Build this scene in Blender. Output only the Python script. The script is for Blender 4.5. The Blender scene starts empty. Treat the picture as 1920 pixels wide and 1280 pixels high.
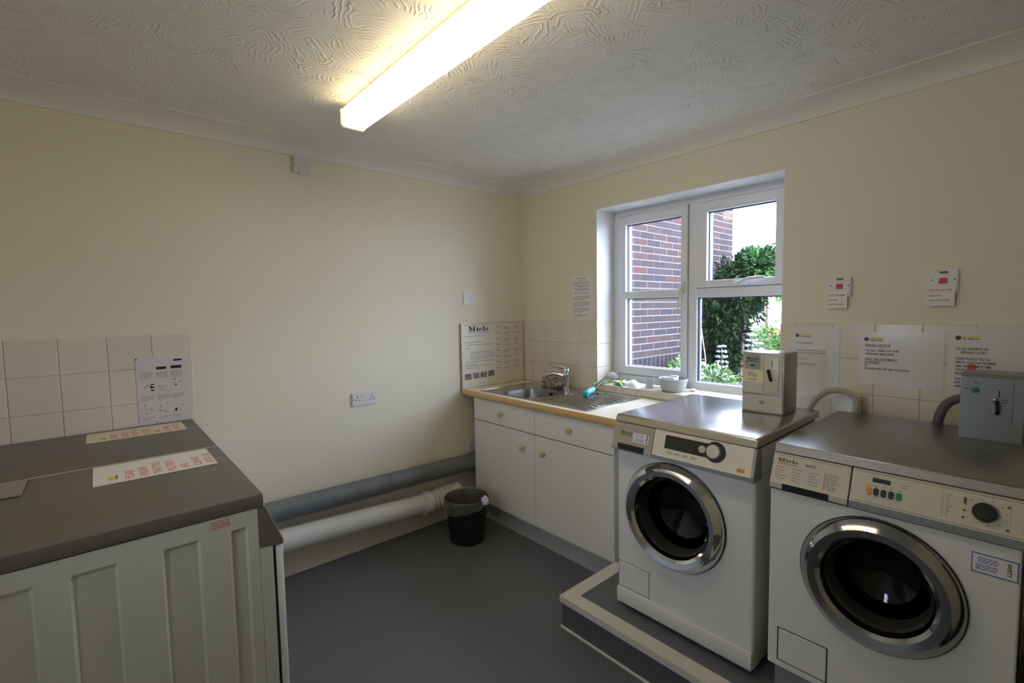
import bpy, bmesh, math, random
from mathutils import Vector, Matrix
C = bpy.context.scene
COL = C.collection
R = random.Random(7)
pi = math.pi

# ------------------------------------------------------------------ camera
f_px, yaw, pitch, roll = 885.744, 0.850344, -0.0679298, -0.0169929
fw = Vector((-math.sin(yaw)*math.cos(pitch), math.cos(yaw)*math.cos(pitch), math.sin(pitch)))
rt = Vector((math.cos(yaw), math.sin(yaw), 0))
up = rt.cross(fw)
rt2 = math.cos(roll)*rt + math.sin(roll)*up
up2 = -math.sin(roll)*rt + math.cos(roll)*up
cam = bpy.data.cameras.new('camera'); cam.sensor_width = 36; cam.lens = f_px/1920*36
cam.clip_start = .02; cam.clip_end = 200
co = bpy.data.objects.new('camera', cam); COL.objects.link(co)
M = Matrix((rt2, up2, -fw)).transposed().to_4x4(); M.translation = (2.63086, -2.42550, 1.40221)
co.matrix_world = M
C.camera = co

# ------------------------------------------------------------------ sky and exposure
SKY = 19.5
w = bpy.data.worlds.new('world'); C.world = w; w.use_nodes = True
bg = w.node_tree.nodes['Background']; bg.inputs[0].default_value = (.66, .78, 1.0, 1); bg.inputs[1].default_value = SKY
sun = bpy.data.lights.new('sun', 'SUN'); sun.energy = 0.8; sun.angle = math.radians(12); sun.color = (1, .95, .86)
so = bpy.data.objects.new('sun', sun); COL.objects.link(so)
so.rotation_euler = Vector((-.55, .35, -1.0)).to_track_quat('-Z', 'Y').to_euler()
portal = bpy.data.lights.new('window_portal', 'AREA'); portal.shape = 'RECTANGLE'; portal.size = 1.1; portal.size_y = 1.1
portal.cycles.is_portal = True
po = bpy.data.objects.new('window_portal', portal); COL.objects.link(po)
po.location = (1.25, .27, 1.47); po.rotation_euler = (-pi/2, 0, 0)
pd = portal.copy(); pd.size = .24; pd.size_y = .54; pd.cycles.is_portal = True
po2 = bpy.data.objects.new('fill_pane_portal', pd); COL.objects.link(po2); po2.location = (1.72, -3.0, 1.45); po2.rotation_euler = (pi/2, 0, 0)  # portal for the added fill pane behind the camera
C.view_settings.view_transform = 'Standard'; C.view_settings.look = 'None'
C.view_settings.exposure = 0.0; C.view_settings.gamma = 1; C.view_settings.use_curve_mapping = False
LAMP = 6.8
C.cycles.use_denoising = True
C.cycles.max_bounces = 10; C.cycles.diffuse_bounces = 6; C.cycles.transparent_max_bounces = 16
C.cycles.sample_clamp_indirect = 6

# ------------------------------------------------------------------ materials
def mat(name, col, rough=.6, metal=0, bump=None, spec=.5, coat=0, noise=None, isl=None, objr=None, trans=None, emit=None, alpha=None, var=.35):
    m = bpy.data.materials.new(name); m.use_nodes = True
    nt = m.node_tree; N = nt.nodes; L = nt.links
    b = N['Principled BSDF']
    b.inputs['Base Color'].default_value = (*col, 1); b.inputs['Roughness'].default_value = rough
    b.inputs['Metallic'].default_value = metal; b.inputs['Specular IOR Level'].default_value = spec
    b.inputs['Coat Weight'].default_value = coat
    tc = N.new('ShaderNodeTexCoord')
    if noise:       # (scale, colour2, stretch)
        sc, c2, st = noise
        mp = N.new('ShaderNodeMapping'); mp.inputs['Scale'].default_value = st
        n = N.new('ShaderNodeTexNoise'); n.inputs['Scale'].default_value = sc; n.inputs['Detail'].default_value = 5
        rp = N.new('ShaderNodeValToRGB'); rp.color_ramp.elements[0].position = .35; rp.color_ramp.elements[1].position = .65
        rp.color_ramp.elements[0].color = (*col, 1); rp.color_ramp.elements[1].color = (*c2, 1)
        L.new(tc.outputs['Object'], mp.inputs[0]); L.new(mp.outputs[0], n.inputs[0]); L.new(n.outputs[0], rp.inputs[0])
        L.new(rp.outputs[0], b.inputs['Base Color'])
    if isl or objr:  # list of colours picked per island / per object
        cols = isl or objr
        if isl: g = N.new('ShaderNodeNewGeometry'); src = g.outputs['Random Per Island']
        else: g = N.new('ShaderNodeObjectInfo'); src = g.outputs['Random']
        rp = N.new('ShaderNodeValToRGB'); rp.color_ramp.interpolation = 'CONSTANT'
        while len(rp.color_ramp.elements) < len(cols): rp.color_ramp.elements.new(.5)
        for i, c in enumerate(cols):
            rp.color_ramp.elements[i].position = i/len(cols); rp.color_ramp.elements[i].color = (*c, 1)
        L.new(src, rp.inputs[0])
        if objr or noise is None:
            n = N.new('ShaderNodeTexNoise'); n.inputs['Scale'].default_value = 60; n.inputs['Detail'].default_value = 4
            mx = N.new('ShaderNodeMix'); mx.data_type = 'RGBA'; mx.blend_type = 'MULTIPLY'; mx.inputs[0].default_value = var
            L.new(tc.outputs['Object'], n.inputs[0]); L.new(rp.outputs[0], mx.inputs[6]); L.new(n.outputs[0], mx.inputs[7])
            L.new(mx.outputs[2], b.inputs['Base Color'])
    if bump:        # (scale, strength, distance)
        n = N.new('ShaderNodeTexNoise'); n.inputs['Scale'].default_value = bump[0]; n.inputs['Detail'].default_value = 4
        bp = N.new('ShaderNodeBump'); bp.inputs['Strength'].default_value = bump[1]; bp.inputs['Distance'].default_value = bump[2]
        L.new(tc.outputs['Object'], n.inputs[0]); L.new(n.outputs[0], bp.inputs['Height']); L.new(bp.outputs[0], b.inputs['Normal'])
    if emit:
        b.inputs['Emission Color'].default_value = (*emit[0], 1); b.inputs['Emission Strength'].default_value = emit[1]
    if trans:
        b.inputs['Transmission Weight'].default_value = trans
    if alpha is not None: b.inputs['Alpha'].default_value = alpha
    return m

def pane_mat(name, tint, refl_rough=0.0, body=None, bodyw=0):
    m = bpy.data.materials.new(name); m.use_nodes = True
    nt = m.node_tree; N = nt.nodes; L = nt.links; N.remove(N['Principled BSDF'])
    t = N.new('ShaderNodeBsdfTransparent'); t.inputs[0].default_value = (*tint, 1)
    g = N.new('ShaderNodeBsdfGlossy'); g.inputs['Roughness'].default_value = refl_rough
    lw = N.new('ShaderNodeLayerWeight'); pw = N.new('ShaderNodeMath'); pw.operation = 'POWER'; pw.inputs[1].default_value = 4.5
    fr = N.new('ShaderNodeMath'); fr.operation = 'MULTIPLY_ADD'; fr.inputs[1].default_value = .75; fr.inputs[2].default_value = .035
    L.new(lw.outputs['Facing'], pw.inputs[0]); L.new(pw.outputs[0], fr.inputs[0])
    mx = N.new('ShaderNodeMixShader'); L.new(fr.outputs[0], mx.inputs[0]); L.new(t.outputs[0], mx.inputs[1]); L.new(g.outputs[0], mx.inputs[2])
    out = mx
    if body:
        d = N.new('ShaderNodeBsdfDiffuse'); d.inputs[0].default_value = (*body, 1)
        m2 = N.new('ShaderNodeMixShader'); m2.inputs[0].default_value = bodyw
        L.new(mx.outputs[0], m2.inputs[1]); L.new(d.outputs[0], m2.inputs[2]); out = m2
    L.new(out.outputs[0], N['Material Output'].inputs[0])
    return m

m_wall = mat('cream_wall_paint', (.79, .735, .585), .75, bump=(220, .15, .002), spec=.3)
m_cove = mat('white_coving_paint', (.78, .76, .70), .6, bump=(60, .05, .002))
m_floor = mat('grey_vinyl_floor', (.112, .120, .136), .42, noise=(900, (.146, .156, .174), (1, 1, 1)), spec=.35)
m_riser = mat('charcoal_vinyl', (.10, .105, .115), .5)
m_upvc = mat('white_upvc', (.82, .83, .88), .3)
m_gasket = mat('dark_glazing_gasket', (.03, .035, .09), .5)
m_glass = pane_mat('window_glass', (.96, .97, .98))
m_tile = mat('glazed_cream_tile', (.70, .62, .49), .22, objr=[(.74, .67, .56), (.73, .65, .54), (.75, .68, .575), (.735, .66, .55)], var=0.0)
m_grout = mat('tile_grout', (.56, .49, .38), .9)
m_white = mat('white_enamel', (.78, .78, .76), .32)
m_dryerside = mat('off_white_painted_steel', (.60, .60, .52), .38)
m_steel = mat('brushed_stainless_steel', (.52, .51, .50), .22, 1, noise=(14, (.47, .46, .45), (1, 12, 12)))
m_steel2 = mat('dull_stainless_steel', (.33, .32, .30), .33, 1, noise=(14, (.29, .28, .265), (1, 12, 12)))
m_lidd = mat('brown_grey_laminate_lid', (.125, .11, .093), .42, noise=(70, (.145, .128, .107), (1, 1, 1)))
m_fascia = mat('dark_bronze_fascia', (.15, .135, .115), .4)
m_panel = mat('silver_beige_panel', (.60, .55, .45), .38, .1)
m_panel2 = mat('champagne_panel', (.64, .58, .46), .4, .0)
m_trim = mat('grey_plastic_trim', (.30, .31, .33), .4, .2)
m_chrome = mat('polished_chrome', (.72, .73, .75), .07, 1)
m_dchrome = mat('dark_chrome', (.36, .37, .39), .12, 1)
m_black = mat('black_plastic', (.012, .012, .013), .35)
m_dark = mat('dark_gap', (.02, .02, .02), .8)
m_drum = mat('dark_steel_drum', (.10, .10, .10), .35, .8)
m_rub = mat('grey_rubber_gasket', (.32, .30, .27), .6)
m_port = pane_mat('porthole_glass', (.35, .36, .37), .02)
m_screen = mat('display_screen', (.035, .035, .028), .15)
m_paper = mat('white_paper', (.80, .78, .75), .6)
m_lam = mat('laminated_white_paper', (.74, .73, .72), .16, coat=.6)
m_ink = mat('black_ink', (.02, .02, .02), .6)
m_ink2 = mat('grey_ink', (.22, .20, .19), .6)
m_inkl = mat('pale_grey_ink', (.36, .34, .30), .6)
m_red = mat('red_ink', (.62, .12, .08), .6)
m_pred = mat('pale_red_ink', (.70, .25, .20), .6)
m_yel = mat('yellow_ink', (.75, .56, .16), .6)
m_board = mat('cream_laminated_board', (.74, .66, .52), .3)
m_photo = mat('dark_photo_print', (.07, .06, .055), .5, noise=(60, (.35, .32, .28), (1, 1, 1)))
m_plate = mat('white_switch_plastic', (.72, .69, .67), .35)
m_redsw = mat('red_rocker', (.62, .03, .03), .3)
m_neon = mat('dark_red_neon_window', (.10, .01, .01), .3)
m_screw = mat('dull_screw_metal', (.06, .055, .04), .5)
m_work = mat('beige_laminate_worktop', (.80, .72, .58), .28)
m_edge = mat('tan_worktop_edge', (.66, .44, .20), .35)
m_knob = mat('olive_cream_knob', (.60, .52, .28), .4)
m_cab = mat('white_cabinet_board', (.80, .79, .75), .4, bump=(400, .04, .001))
m_grey = mat('grey_painted_pipe', (.13, .14, .145), .5, noise=(9, (.17, .18, .19), (1, 1, 1)), bump=(120, .2, .002))
m_wpipe = mat('white_plastic_pipe', (.74, .72, .70), .35)
m_cream = mat('cream_pipe_wrap', (.66, .60, .50), .6, bump=(80, .4, .004))
m_bin = mat('black_brown_bin_plastic', (.014, .010, .009), .45)
m_bag = pane_mat('clear_bin_liner', (.86, .86, .86), .15, (.65, .65, .65), .11)
m_hose = mat('beige_hose', (.50, .45, .33), .45)
m_dhose = mat('dark_grey_hose', (.11, .10, .10), .55)
m_teal = mat('teal_plastic', (.02, .40, .44), .3)
m_blue = mat('light_blue_grip', (.10, .52, .78), .35)
m_green = mat('lime_green_plastic', (.36, .62, .12), .4)
m_bristle = mat('white_bristles', (.85, .85, .85), .7)
m_cloth = mat('grey_dishcloth', (.50, .44, .35), .9, noise=(38, (.16, .135, .10), (1, 1, 1)))
m_bowl = mat('pale_grey_stoneware', (.40, .40, .37), .25)
m_soap = mat('lilac_white_soap', (.74, .72, .84), .5)
m_wood = mat('pale_wood', (.52, .34, .20), .6, noise=(60, (.36, .22, .12), (1, 8, 1)))
m_clear = pane_mat('clear_tumbler_glass', (.93, .95, .97), .03, (.75, .77, .82), .35)
m_pack = mat('white_plastic_packet', (.84, .86, .80), .3)
m_packy = mat('yellow_packet_print', (.85, .80, .30), .3)
m_packg = mat('green_packet_print', (.05, .42, .08), .3)
m_note = mat('cream_sticky_note', (.80, .70, .44), .7)
m_blueink = mat('blue_ink', (.10, .16, .50), .6)
m_org = mat('orange_plastic', (.85, .28, .04), .4)
m_gbtn = mat('green_button', (.01, .20, .12), .35)
m_bin2 = mat('black_plastic_tall_bin', (.008, .008, .009), .5)
m_diff = mat('glowing_opal_diffuser', (.9, .85, .7), .4, emit=((1.0, .82, .52), LAMP))
m_cap = mat('opal_end_cap', (.85, .78, .58), .4, emit=((1.0, .78, .42), .55))
m_chan = mat('cream_enamel_channel', (.74, .66, .50), .45)
brk = [(0.05506, 0.03854, 0.04129), (0.04955, 0.03648, 0.04267), (0.05918, 0.03991, 0.04129), (0.04542, 0.03648, 0.04404), (0.0578, 0.04129, 0.04267), (0.05093, 0.03786, 0.03991), (0.07915, 0.03991, 0.03578), (0.05368, 0.03991, 0.04542), (0.04542, 0.03509, 0.04129), (0.06607, 0.04129, 0.03991)]
m_brick = mat('mixed_purple_red_brick', (.2, .13, .12), .85, objr=brk, spec=.08)
m_brick2 = mat('mixed_brick_field', (.2, .13, .12), .85, isl=brk, spec=.08)
m_sold = mat('blue_purple_brick', (0.0777, 0.0555, 0.0666), .85, objr=[(0.03441, 0.02775, 0.03441), (0.03108, 0.02553, 0.0333), (0.03885, 0.02997, 0.03441)], spec=.08)
m_mort = mat('pale_mortar', (0.1734, 0.1503, 0.1445), .95, spec=.1)
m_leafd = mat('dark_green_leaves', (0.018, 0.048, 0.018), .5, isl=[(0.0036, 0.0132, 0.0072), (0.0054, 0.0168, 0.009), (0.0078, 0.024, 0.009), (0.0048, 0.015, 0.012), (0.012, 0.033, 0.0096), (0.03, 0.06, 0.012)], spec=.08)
m_leafm = mat('yellow_green_leaves', (0.133, 0.3325, 0.0532), .5, isl=[(0.0665, 0.1596, 0.0266), (0.1064, 0.2261, 0.0399), (0.1463, 0.266, 0.0532), (0.0399, 0.1197, 0.01995), (0.1995, 0.2793, 0.1064)], spec=.08)
m_leafv = mat('variegated_leaves', (0.1381, 0.3453, 0.05525), .5, isl=[(0.06906, 0.1519, 0.03454), (0.1243, 0.2347, 0.04835), (0.1795, 0.2762, 0.06906), (0.3453, 0.4006, 0.3176), (0.04144, 0.1036, 0.02763), (0.4283, 0.4557, 0.4144)], spec=.08)
m_bark = mat('brown_bark', (.10, .06, .05), .9)
m_petal = mat('white_petals', (0.2, 0.2, 0.23), .6)
m_soil = mat('light_bounce_ground', (.27, .26, .24), .95, noise=(3, (.23, .22, .20), (1, 1, 1)), spec=.08)  # ground colour paled to bounce daylight up to the ceiling
m_cane = mat('pale_cane', (.45, .33, .22), .7)
m_tarmac = mat('car_park_tarmac', (0.08, 0.08, 0.085), .9)
m_carred = mat('red_car_paint', (.60, .06, .04), .3)
m_carblk = mat('dark_car_window', (.02, .025, .05), .15)
m_gwhite = mat('white_garage_door', (0.425, 0.425, 0.425), .5)
m_gbrick = mat('mauve_far_brick', (0.17, 0.125, 0.135), .9)
m_roof = mat('brown_roof_edge', (.22, .14, .14), .8)

# ceiling: swirled plaster relief
m_ceil = mat('swirled_plaster_ceiling', (.80, .78, .74), .7, spec=.3)
nt = m_ceil.node_tree; N = nt.nodes; L = nt.links
tc = N['Texture Coordinate'] if 'Texture Coordinate' in N else N.new('ShaderNodeTexCoord')
def math_n(op, a, b=None):
    n = N.new('ShaderNodeMath'); n.operation = op
    for i, x in enumerate((a, b)):
        if x is None: continue
        if isinstance(x, (int, float)): n.inputs[i].default_value = x
        else: L.new(x, n.inputs[i])
    return n.outputs[0]
wn = N.new('ShaderNodeTexNoise'); wn.inputs['Scale'].default_value = 7; wn.inputs['Detail'].default_value = 3
L.new(tc.outputs['Object'], wn.inputs[0])
va = N.new('ShaderNodeVectorMath'); va.operation = 'MULTIPLY_ADD'; va.inputs[1].default_value = (.10, .10, 0)
L.new(wn.outputs['Color'], va.inputs[0]); L.new(tc.outputs['Object'], va.inputs[2])
vo = N.new('ShaderNodeTexVoronoi'); vo.inputs['Scale'].default_value = 8.5; vo.voronoi_dimensions = '2D'
L.new(va.outputs[0], vo.inputs['Vector'])
sb = N.new('ShaderNodeVectorMath'); sb.operation = 'SUBTRACT'
L.new(va.outputs[0], sb.inputs[0]); L.new(vo.outputs['Position'], sb.inputs[1])
of = N.new('ShaderNodeVectorMath'); of.operation = 'MULTIPLY_ADD'; of.inputs[1].default_value = (.36, .36, 0); of.inputs[2].default_value = (-.18, -.18, 0)
L.new(vo.outputs['Color'], of.inputs[0])
s2 = N.new('ShaderNodeVectorMath'); s2.operation = 'SUBTRACT'; L.new(sb.outputs[0], s2.inputs[0]); L.new(of.outputs[0], s2.inputs[1])
ml = N.new('ShaderNodeVectorMath'); ml.operation = 'MULTIPLY'; ml.inputs[1].default_value = (1, 1, 0); L.new(s2.outputs[0], ml.inputs[0])
ln = N.new('ShaderNodeVectorMath'); ln.operation = 'LENGTH'; L.new(ml.outputs[0], ln.inputs[0])
n3 = N.new('ShaderNodeTexNoise'); n3.inputs['Scale'].default_value = 22; n3.inputs['Detail'].default_value = 2; L.new(tc.outputs['Object'], n3.inputs[0])
ph = math_n('ADD', math_n('MULTIPLY', ln.outputs['Value'], 360), math_n('MULTIPLY', n3.outputs[0], 6))
wv = math_n('POWER', math_n('MAXIMUM', math_n('SINE', ph), 0), 2)
n4 = N.new('ShaderNodeTexNoise'); n4.inputs['Scale'].default_value = 15; n4.inputs['Detail'].default_value = 2; L.new(tc.outputs['Object'], n4.inputs[0])
mk = N.new('ShaderNodeMapRange'); mk.inputs[1].default_value = .43; mk.inputs[2].default_value = .62; L.new(n4.outputs[0], mk.inputs[0])
hh = math_n('MULTIPLY', wv, mk.outputs[0])
bp = N.new('ShaderNodeBump'); bp.inputs['Strength'].default_value = .85; bp.inputs['Distance'].default_value = .0035
L.new(hh, bp.inputs['Height']); L.new(bp.outputs[0], N['Principled BSDF'].inputs['Normal'])

# ------------------------------------------------------------------ mesh helpers
class MB:
    def __init__(s): s.v = []; s.f = []
    def add(s, vs, fs):
        k = len(s.v); s.v += [tuple(v) for v in vs]; s.f += [tuple(i+k for i in f) for f in fs]; return s
    def box(s, a, b):
        (x0, y0, z0), (x1, y1, z1) = a, b
        return s.add([(x0,y0,z0),(x1,y0,z0),(x1,y1,z0),(x0,y1,z0),(x0,y0,z1),(x1,y0,z1),(x1,y1,z1),(x0,y1,z1)],
                     [(0,3,2,1),(4,5,6,7),(0,1,5,4),(1,2,6,5),(2,3,7,6),(3,0,4,7)])
    def rbox(s, a, b, r=.005, seg=2, axes='xyz'):
        bm = bmesh.new(); bmesh.ops.create_cube(bm, size=1)
        for v in bm.verts:
            for i in range(3): v.co[i] = a[i] if v.co[i] < 0 else b[i]
        es = []
        for e in bm.edges:
            d = e.verts[0].co - e.verts[1].co
            ax = 'xyz'[max(range(3), key=lambda i: abs(d[i]))]
            if ax in axes: es.append(e)
        bmesh.ops.bevel(bm, geom=es, offset=r, segments=seg, affect='EDGES', profile=.5)
        bm.verts.index_update()
        s.add([v.co[:] for v in bm.verts], [[v.index for v in f.verts] for f in bm.faces]); bm.free(); return s
    def prism(s, poly, axis, a, b):
        # poly: 2D points in the plane of the two other axes (in xyz order), extruded along axis from a to b
        i = 'xyz'.index(axis); n = len(poly)
        def P(p, t):
            q = [0, 0, 0]; o = [k for k in range(3) if k != i]; q[o[0]], q[o[1]] = p; q[i] = t; return q
        vs = [P(p, a) for p in poly] + [P(p, b) for p in poly]
        return s.add(vs, [tuple(range(n)), tuple(range(2*n-1, n-1, -1))] + [(k, (k+1) % n, n+(k+1) % n, n+k) for k in range(n)])
    def lathe(s, prof, c, axis='z', n=32, cap0=False, cap1=False):
        # prof: (radius, along-axis offset)
        A = {'z': (Vector((1,0,0)), Vector((0,1,0)), Vector((0,0,1))), 'y': (Vector((1,0,0)), Vector((0,0,1)), Vector((0,1,0))),
             'x': (Vector((0,1,0)), Vector((0,0,1)), Vector((1,0,0)))}[axis] if isinstance(axis, str) else axis
        c = Vector(c); vs = []; fs = []
        for r, h in prof:
            for k in range(n):
                t = 2*pi*k/n; vs.append(c + A[0]*r*math.cos(t) + A[1]*r*math.sin(t) + A[2]*h)
        for j in range(len(prof)-1):
            for k in range(n): fs.append((j*n+k, j*n+(k+1) % n, (j+1)*n+(k+1) % n, (j+1)*n+k))
        if cap0: fs.append(tuple(range(n-1, -1, -1)))
        if cap1: fs.append(tuple((len(prof)-1)*n+k for k in range(n)))
        return s.add(vs, fs)
    def cyl(s, p, q, r, n=20, r2=None):
        p, q = Vector(p), Vector(q); d = (q-p); h = d.length; d.normalize()
        a = d.orthogonal().normalized(); b = d.cross(a)
        return s.lathe([(r, 0), (r if r2 is None else r2, h)], p, (a, b, d), n, True, True)
    def tube(s, pts, r, n=12, caps=True):
        pts = [Vector(p) for p in pts]; vs = []; fs = []
        rs = r if isinstance(r, (list, tuple)) else [r]*len(pts)
        prev = None
        for i, p in enumerate(pts):
            d = (pts[min(i+1, len(pts)-1)] - pts[max(i-1, 0)]).normalized()
            a = d.orthogonal().normalized() if prev is None else (prev - d*prev.dot(d)).normalized()
            prev = a; b = d.cross(a)
            for k in range(n):
                t = 2*pi*k/n; vs.append(p + (a*math.cos(t) + b*math.sin(t))*rs[i])
        for j in range(len(pts)-1):
            for k in range(n): fs.append((j*n+k, j*n+(k+1) % n, (j+1)*n+(k+1) % n, (j+1)*n+k))
        if caps: fs.append(tuple(range(n-1, -1, -1))); fs.append(tuple((len(pts)-1)*n+k for k in range(n)))
        return s.add(vs, fs)
    def sphere(s, c, r, n=16, m=10, sc=(1, 1, 1)):
        vs = [(c[0], c[1], c[2]-r*sc[2])]; fs = []
        for j in range(1, m):
            t = -pi/2 + pi*j/m
            for k in range(n):
                u = 2*pi*k/n; vs.append((c[0]+r*sc[0]*math.cos(t)*math.cos(u), c[1]+r*sc[1]*math.cos(t)*math.sin(u), c[2]+r*sc[2]*math.sin(t)))
        vs.append((c[0], c[1], c[2]+r*sc[2]))
        for k in range(n): fs.append((0, 1+(k+1) % n, 1+k)); fs.append((len(vs)-1, 1+(m-2)*n+k, 1+(m-2)*n+(k+1) % n))
        for j in range(m-2):
            for k in range(n): fs.append((1+j*n+k, 1+j*n+(k+1) % n, 1+(j+1)*n+(k+1) % n, 1+(j+1)*n+k))
        return s.add(vs, fs)
    def quad(s, a, b, c, d): return s.add([a, b, c, d], [(0, 1, 2, 3)])

ORG = {}
def build(name, mb, m, parent=None, smooth=True, recalc=True, origin=None):
    me = bpy.data.meshes.new(name)
    o = bpy.data.objects.new(name, me); COL.objects.link(o)
    g = Vector((0, 0, 0))
    if parent is not None: g = ORG[parent.name]; o.parent = parent
    elif origin is not None: g = Vector(origin); o.location = g
    ORG[o.name] = g
    me.from_pydata([tuple(Vector(v)-g) for v in mb.v], [], mb.f)
    if recalc:
        bm = bmesh.new(); bm.from_mesh(me); bmesh.ops.recalc_face_normals(bm, faces=bm.faces); bm.to_mesh(me); bm.free()
    if smooth:
        me.polygons.foreach_set('use_smooth', [True]*len(me.polygons)); me.set_sharp_from_angle(angle=math.radians(32))
    me.materials.append(m); me.update()
    if any(k in name for k in ('print', 'writing', 'drawing', 'marks', 'bristles', 'sticker_code')) and name not in ('printed_sheet', 'printed_face', 'photo_print', 'yellow_print', 'green_print'): o['kind'] = 'stuff'
    return o
def tag(o, label, cat, group=None, kind=None):
    o['label'] = label; o['category'] = cat
    if group: o['group'] = group
    if kind: o['kind'] = kind
    return o
def thing(name, label, cat, loc=(0, 0, 0), group=None):
    o = bpy.data.objects.new(name, None); COL.objects.link(o); o.location = loc; o.empty_display_size = .05
    ORG[o.name] = Vector(loc); return tag(o, label, cat, group)
def struct(name, mb, m, parent=None, smooth=False):
    o = build(name, mb, m, parent, smooth)
    if parent is None: o['kind'] = 'structure'
    return o
def copy_piece(src, parent, delta):
    """a further piece of the same shape, sharing mesh data"""
    o = src.copy(); COL.objects.link(o); o.parent = parent; o.location = Vector(src.location) + Vector(delta); return o

# flat print ------------------------------------------------------------
class Frame:
    def __init__(s, o, u, v, eps=.0006):
        s.o = Vector(o); s.u = Vector(u).normalized(); s.v = Vector(v).normalized(); s.n = s.u.cross(s.v); s.e = eps
    def p(s, x, y, z=None): return s.o + s.u*x + s.v*y + s.n*(s.e if z is None else z)
_tc = {}
def text2d(t):
    if t not in _tc:
        cu = bpy.data.curves.new('t', 'FONT'); cu.body = t; cu.resolution_u = 2; cu.offset = .028
        ob = bpy.data.objects.new('t', cu); COL.objects.link(ob)
        dg = bpy.context.evaluated_depsgraph_get(); dg.update()
        me = bpy.data.meshes.new_from_object(ob.evaluated_get(dg))
        vs = [(v.co.x, v.co.y) for v in me.vertices]; fs = [tuple(p.vertices) for p in me.polygons]
        bpy.data.objects.remove(ob); bpy.data.curves.remove(cu); bpy.data.meshes.remove(me)
        x0 = min(v[0] for v in vs); x1 = max(v[0] for v in vs)
        _tc[t] = ([((v[0]-x0), v[1]) for v in vs], fs, x1-x0)
    return _tc[t]
def text(mb, fr, t, x, y, h, w=None, align='l'):
    vs, fs, W = text2d(t); k = h/.72; kx = k if w is None else w/W
    dx = x - (W*kx if align == 'r' else W*kx/2 if align == 'c' else 0)
    mb.add([fr.p(dx+a*kx, y+b*k) for a, b in vs], fs)
def rect(mb, fr, x0, y0, x1, y1, z=None):
    mb.add([fr.p(x0, y0, z), fr.p(x1, y0, z), fr.p(x1, y1, z), fr.p(x0, y1, z)], [(0, 1, 2, 3)])
def words(mb, fr, x, y, w, h, rr=R):
    """a line of print too small to read: word-length dashes"""
    e = x+w
    while x < e-.002:
        k = min(rr.uniform(1.2, 4.5)*h, e-x); rect(mb, fr, x, y, x+k, y+h); x += k+h*.7
def paragraph(mb, fr, x, y, w, n, h, gap, rr=R):
    for i in range(n): words(mb, fr, x, y-i*gap, w*(1 if i < n-1 else rr.uniform(.4, .9)), h, rr)
def arc_ring(mb, fr, cx, cy, rx, ry, t0, t1, wd, n=16, squash=.55):
    vs = []; fs = []
    for i in range(n+1):
        t = t0+(t1-t0)*i/n; c, s = math.cos(t), math.sin(t)
        vs += [fr.p(cx+rx*c, cy+ry*s), fr.p(cx+(rx-wd)*c, cy+(ry-wd*squash)*s)]
    for i in range(n): fs.append((2*i, 2*i+2, 2*i+3, 2*i+1))
    mb.add(vs, fs)
def slab_logo(mb, fr, x, y, h, w):
    """the five slab-serif letters M i e l e"""
    u = w/5.35; st = .30*u; hs = .10*h
    def rc(a, b, c, d): rect(mb, fr, x+a*u, y+b*h, x+c*u, y+d*h)
    s_ = .34
    # M
    rc(0, 0, .62, .11); rc(.17, .1, .38, .9); rc(0, .89, .55, 1)
    rc(1.12, 0, 1.85, .11); rc(1.30, .1, 1.68, .9); rc(1.28, .89, 1.85, 1)
    mb.add([fr.p(x+a*u, y+b*h) for a, b in [(.2, 1), (.62, 1), (1.02, .30), (.86, 0), (.80, 0)]], [(0, 4, 3, 2, 1)])
    mb.add([fr.p(x+a*u, y+b*h) for a, b in [(.80, 0), (.90, 0), (1.5, 1), (1.32, 1)]], [(0, 1, 2, 3)])
    # i
    rc(2.0, 0, 2.62, .1); rc(2.14, .09, 2.48, .60); rc(2.0, .58, 2.48, .68); rc(2.16, .78, 2.46, 1)
    # e, l, e
    for ex in (2.72, 4.42):
        arc_ring(mb, fr, x+(ex+.42)*u, y+.34*h, .42*u, .36*h, .12, 2*pi-.65, .27*u, 20, .35*h/u)
        rc(ex+.2, .33, ex+.83, .43)
    rc(3.66, 0, 4.32, .1); rc(3.80, .09, 4.16, .95); rc(3.66, .90, 4.16, 1)

def sheet(name, fr, w, h, m, parent=None, th=.0005):
    mb = MB(); mb.add([fr.p(a, b, z) for z in (0, th) for a, b in ((0, 0), (w, 0), (w, h), (0, h))],
                      [(3, 2, 1, 0), (4, 5, 6, 7), (0, 1, 5, 4), (1, 2, 6, 5), (2, 3, 7, 6), (3, 0, 4, 7)])
    return build(name, mb, m, parent, smooth=False)

# ================================================================== ROOM SHELL
ZC, ZW, DC = 2.281, 2.2175, .124
X1, Y0 = 3.35, -2.98
WL, WR, WS, WT, WTH = .700, 1.799, .912, 2.028, .30
struct('floor', MB().box((-.25, Y0-.2, -.12), (X1+.2, .3, 0)), m_floor)
struct('ceiling', MB().box((-.25, Y0-.2, ZC), (X1+.2, .3, ZC+.15)), m_ceil)
wall_left = struct('wall_left', MB().box((-.25, Y0-.2, 0), (0, .3, ZC)), m_wall)
wb = MB(); wb.box((0, 0, 0), (WL, .3, ZC)); wb.box((WR, 0, 0), (X1+.2, .3, ZC)); wb.box((WL, 0, 0), (WR, .3, WS-.012)); wb.box((WL, 0, WT), (WR, .3, ZC))
wall_back = struct('wall_back', wb, m_wall)
struct('wall_right', MB().box((X1, Y0, 0), (X1+.2, 0, ZC)), m_wall)
wf = MB(); VX0, VX1, VZ0, VZ1 = 1.60, 1.84, 1.18, 1.72  # opening cut for the added fill-light pane
wf.box((0, Y0-.2, 0), (VX0, Y0, ZC)); wf.box((VX1, Y0-.2, 0), (X1+.2, Y0, ZC)); wf.box((VX0, Y0-.2, 0), (VX1, Y0, VZ0)); wf.box((VX0, Y0-.2, VZ1), (VX1, Y0, ZC))
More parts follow.
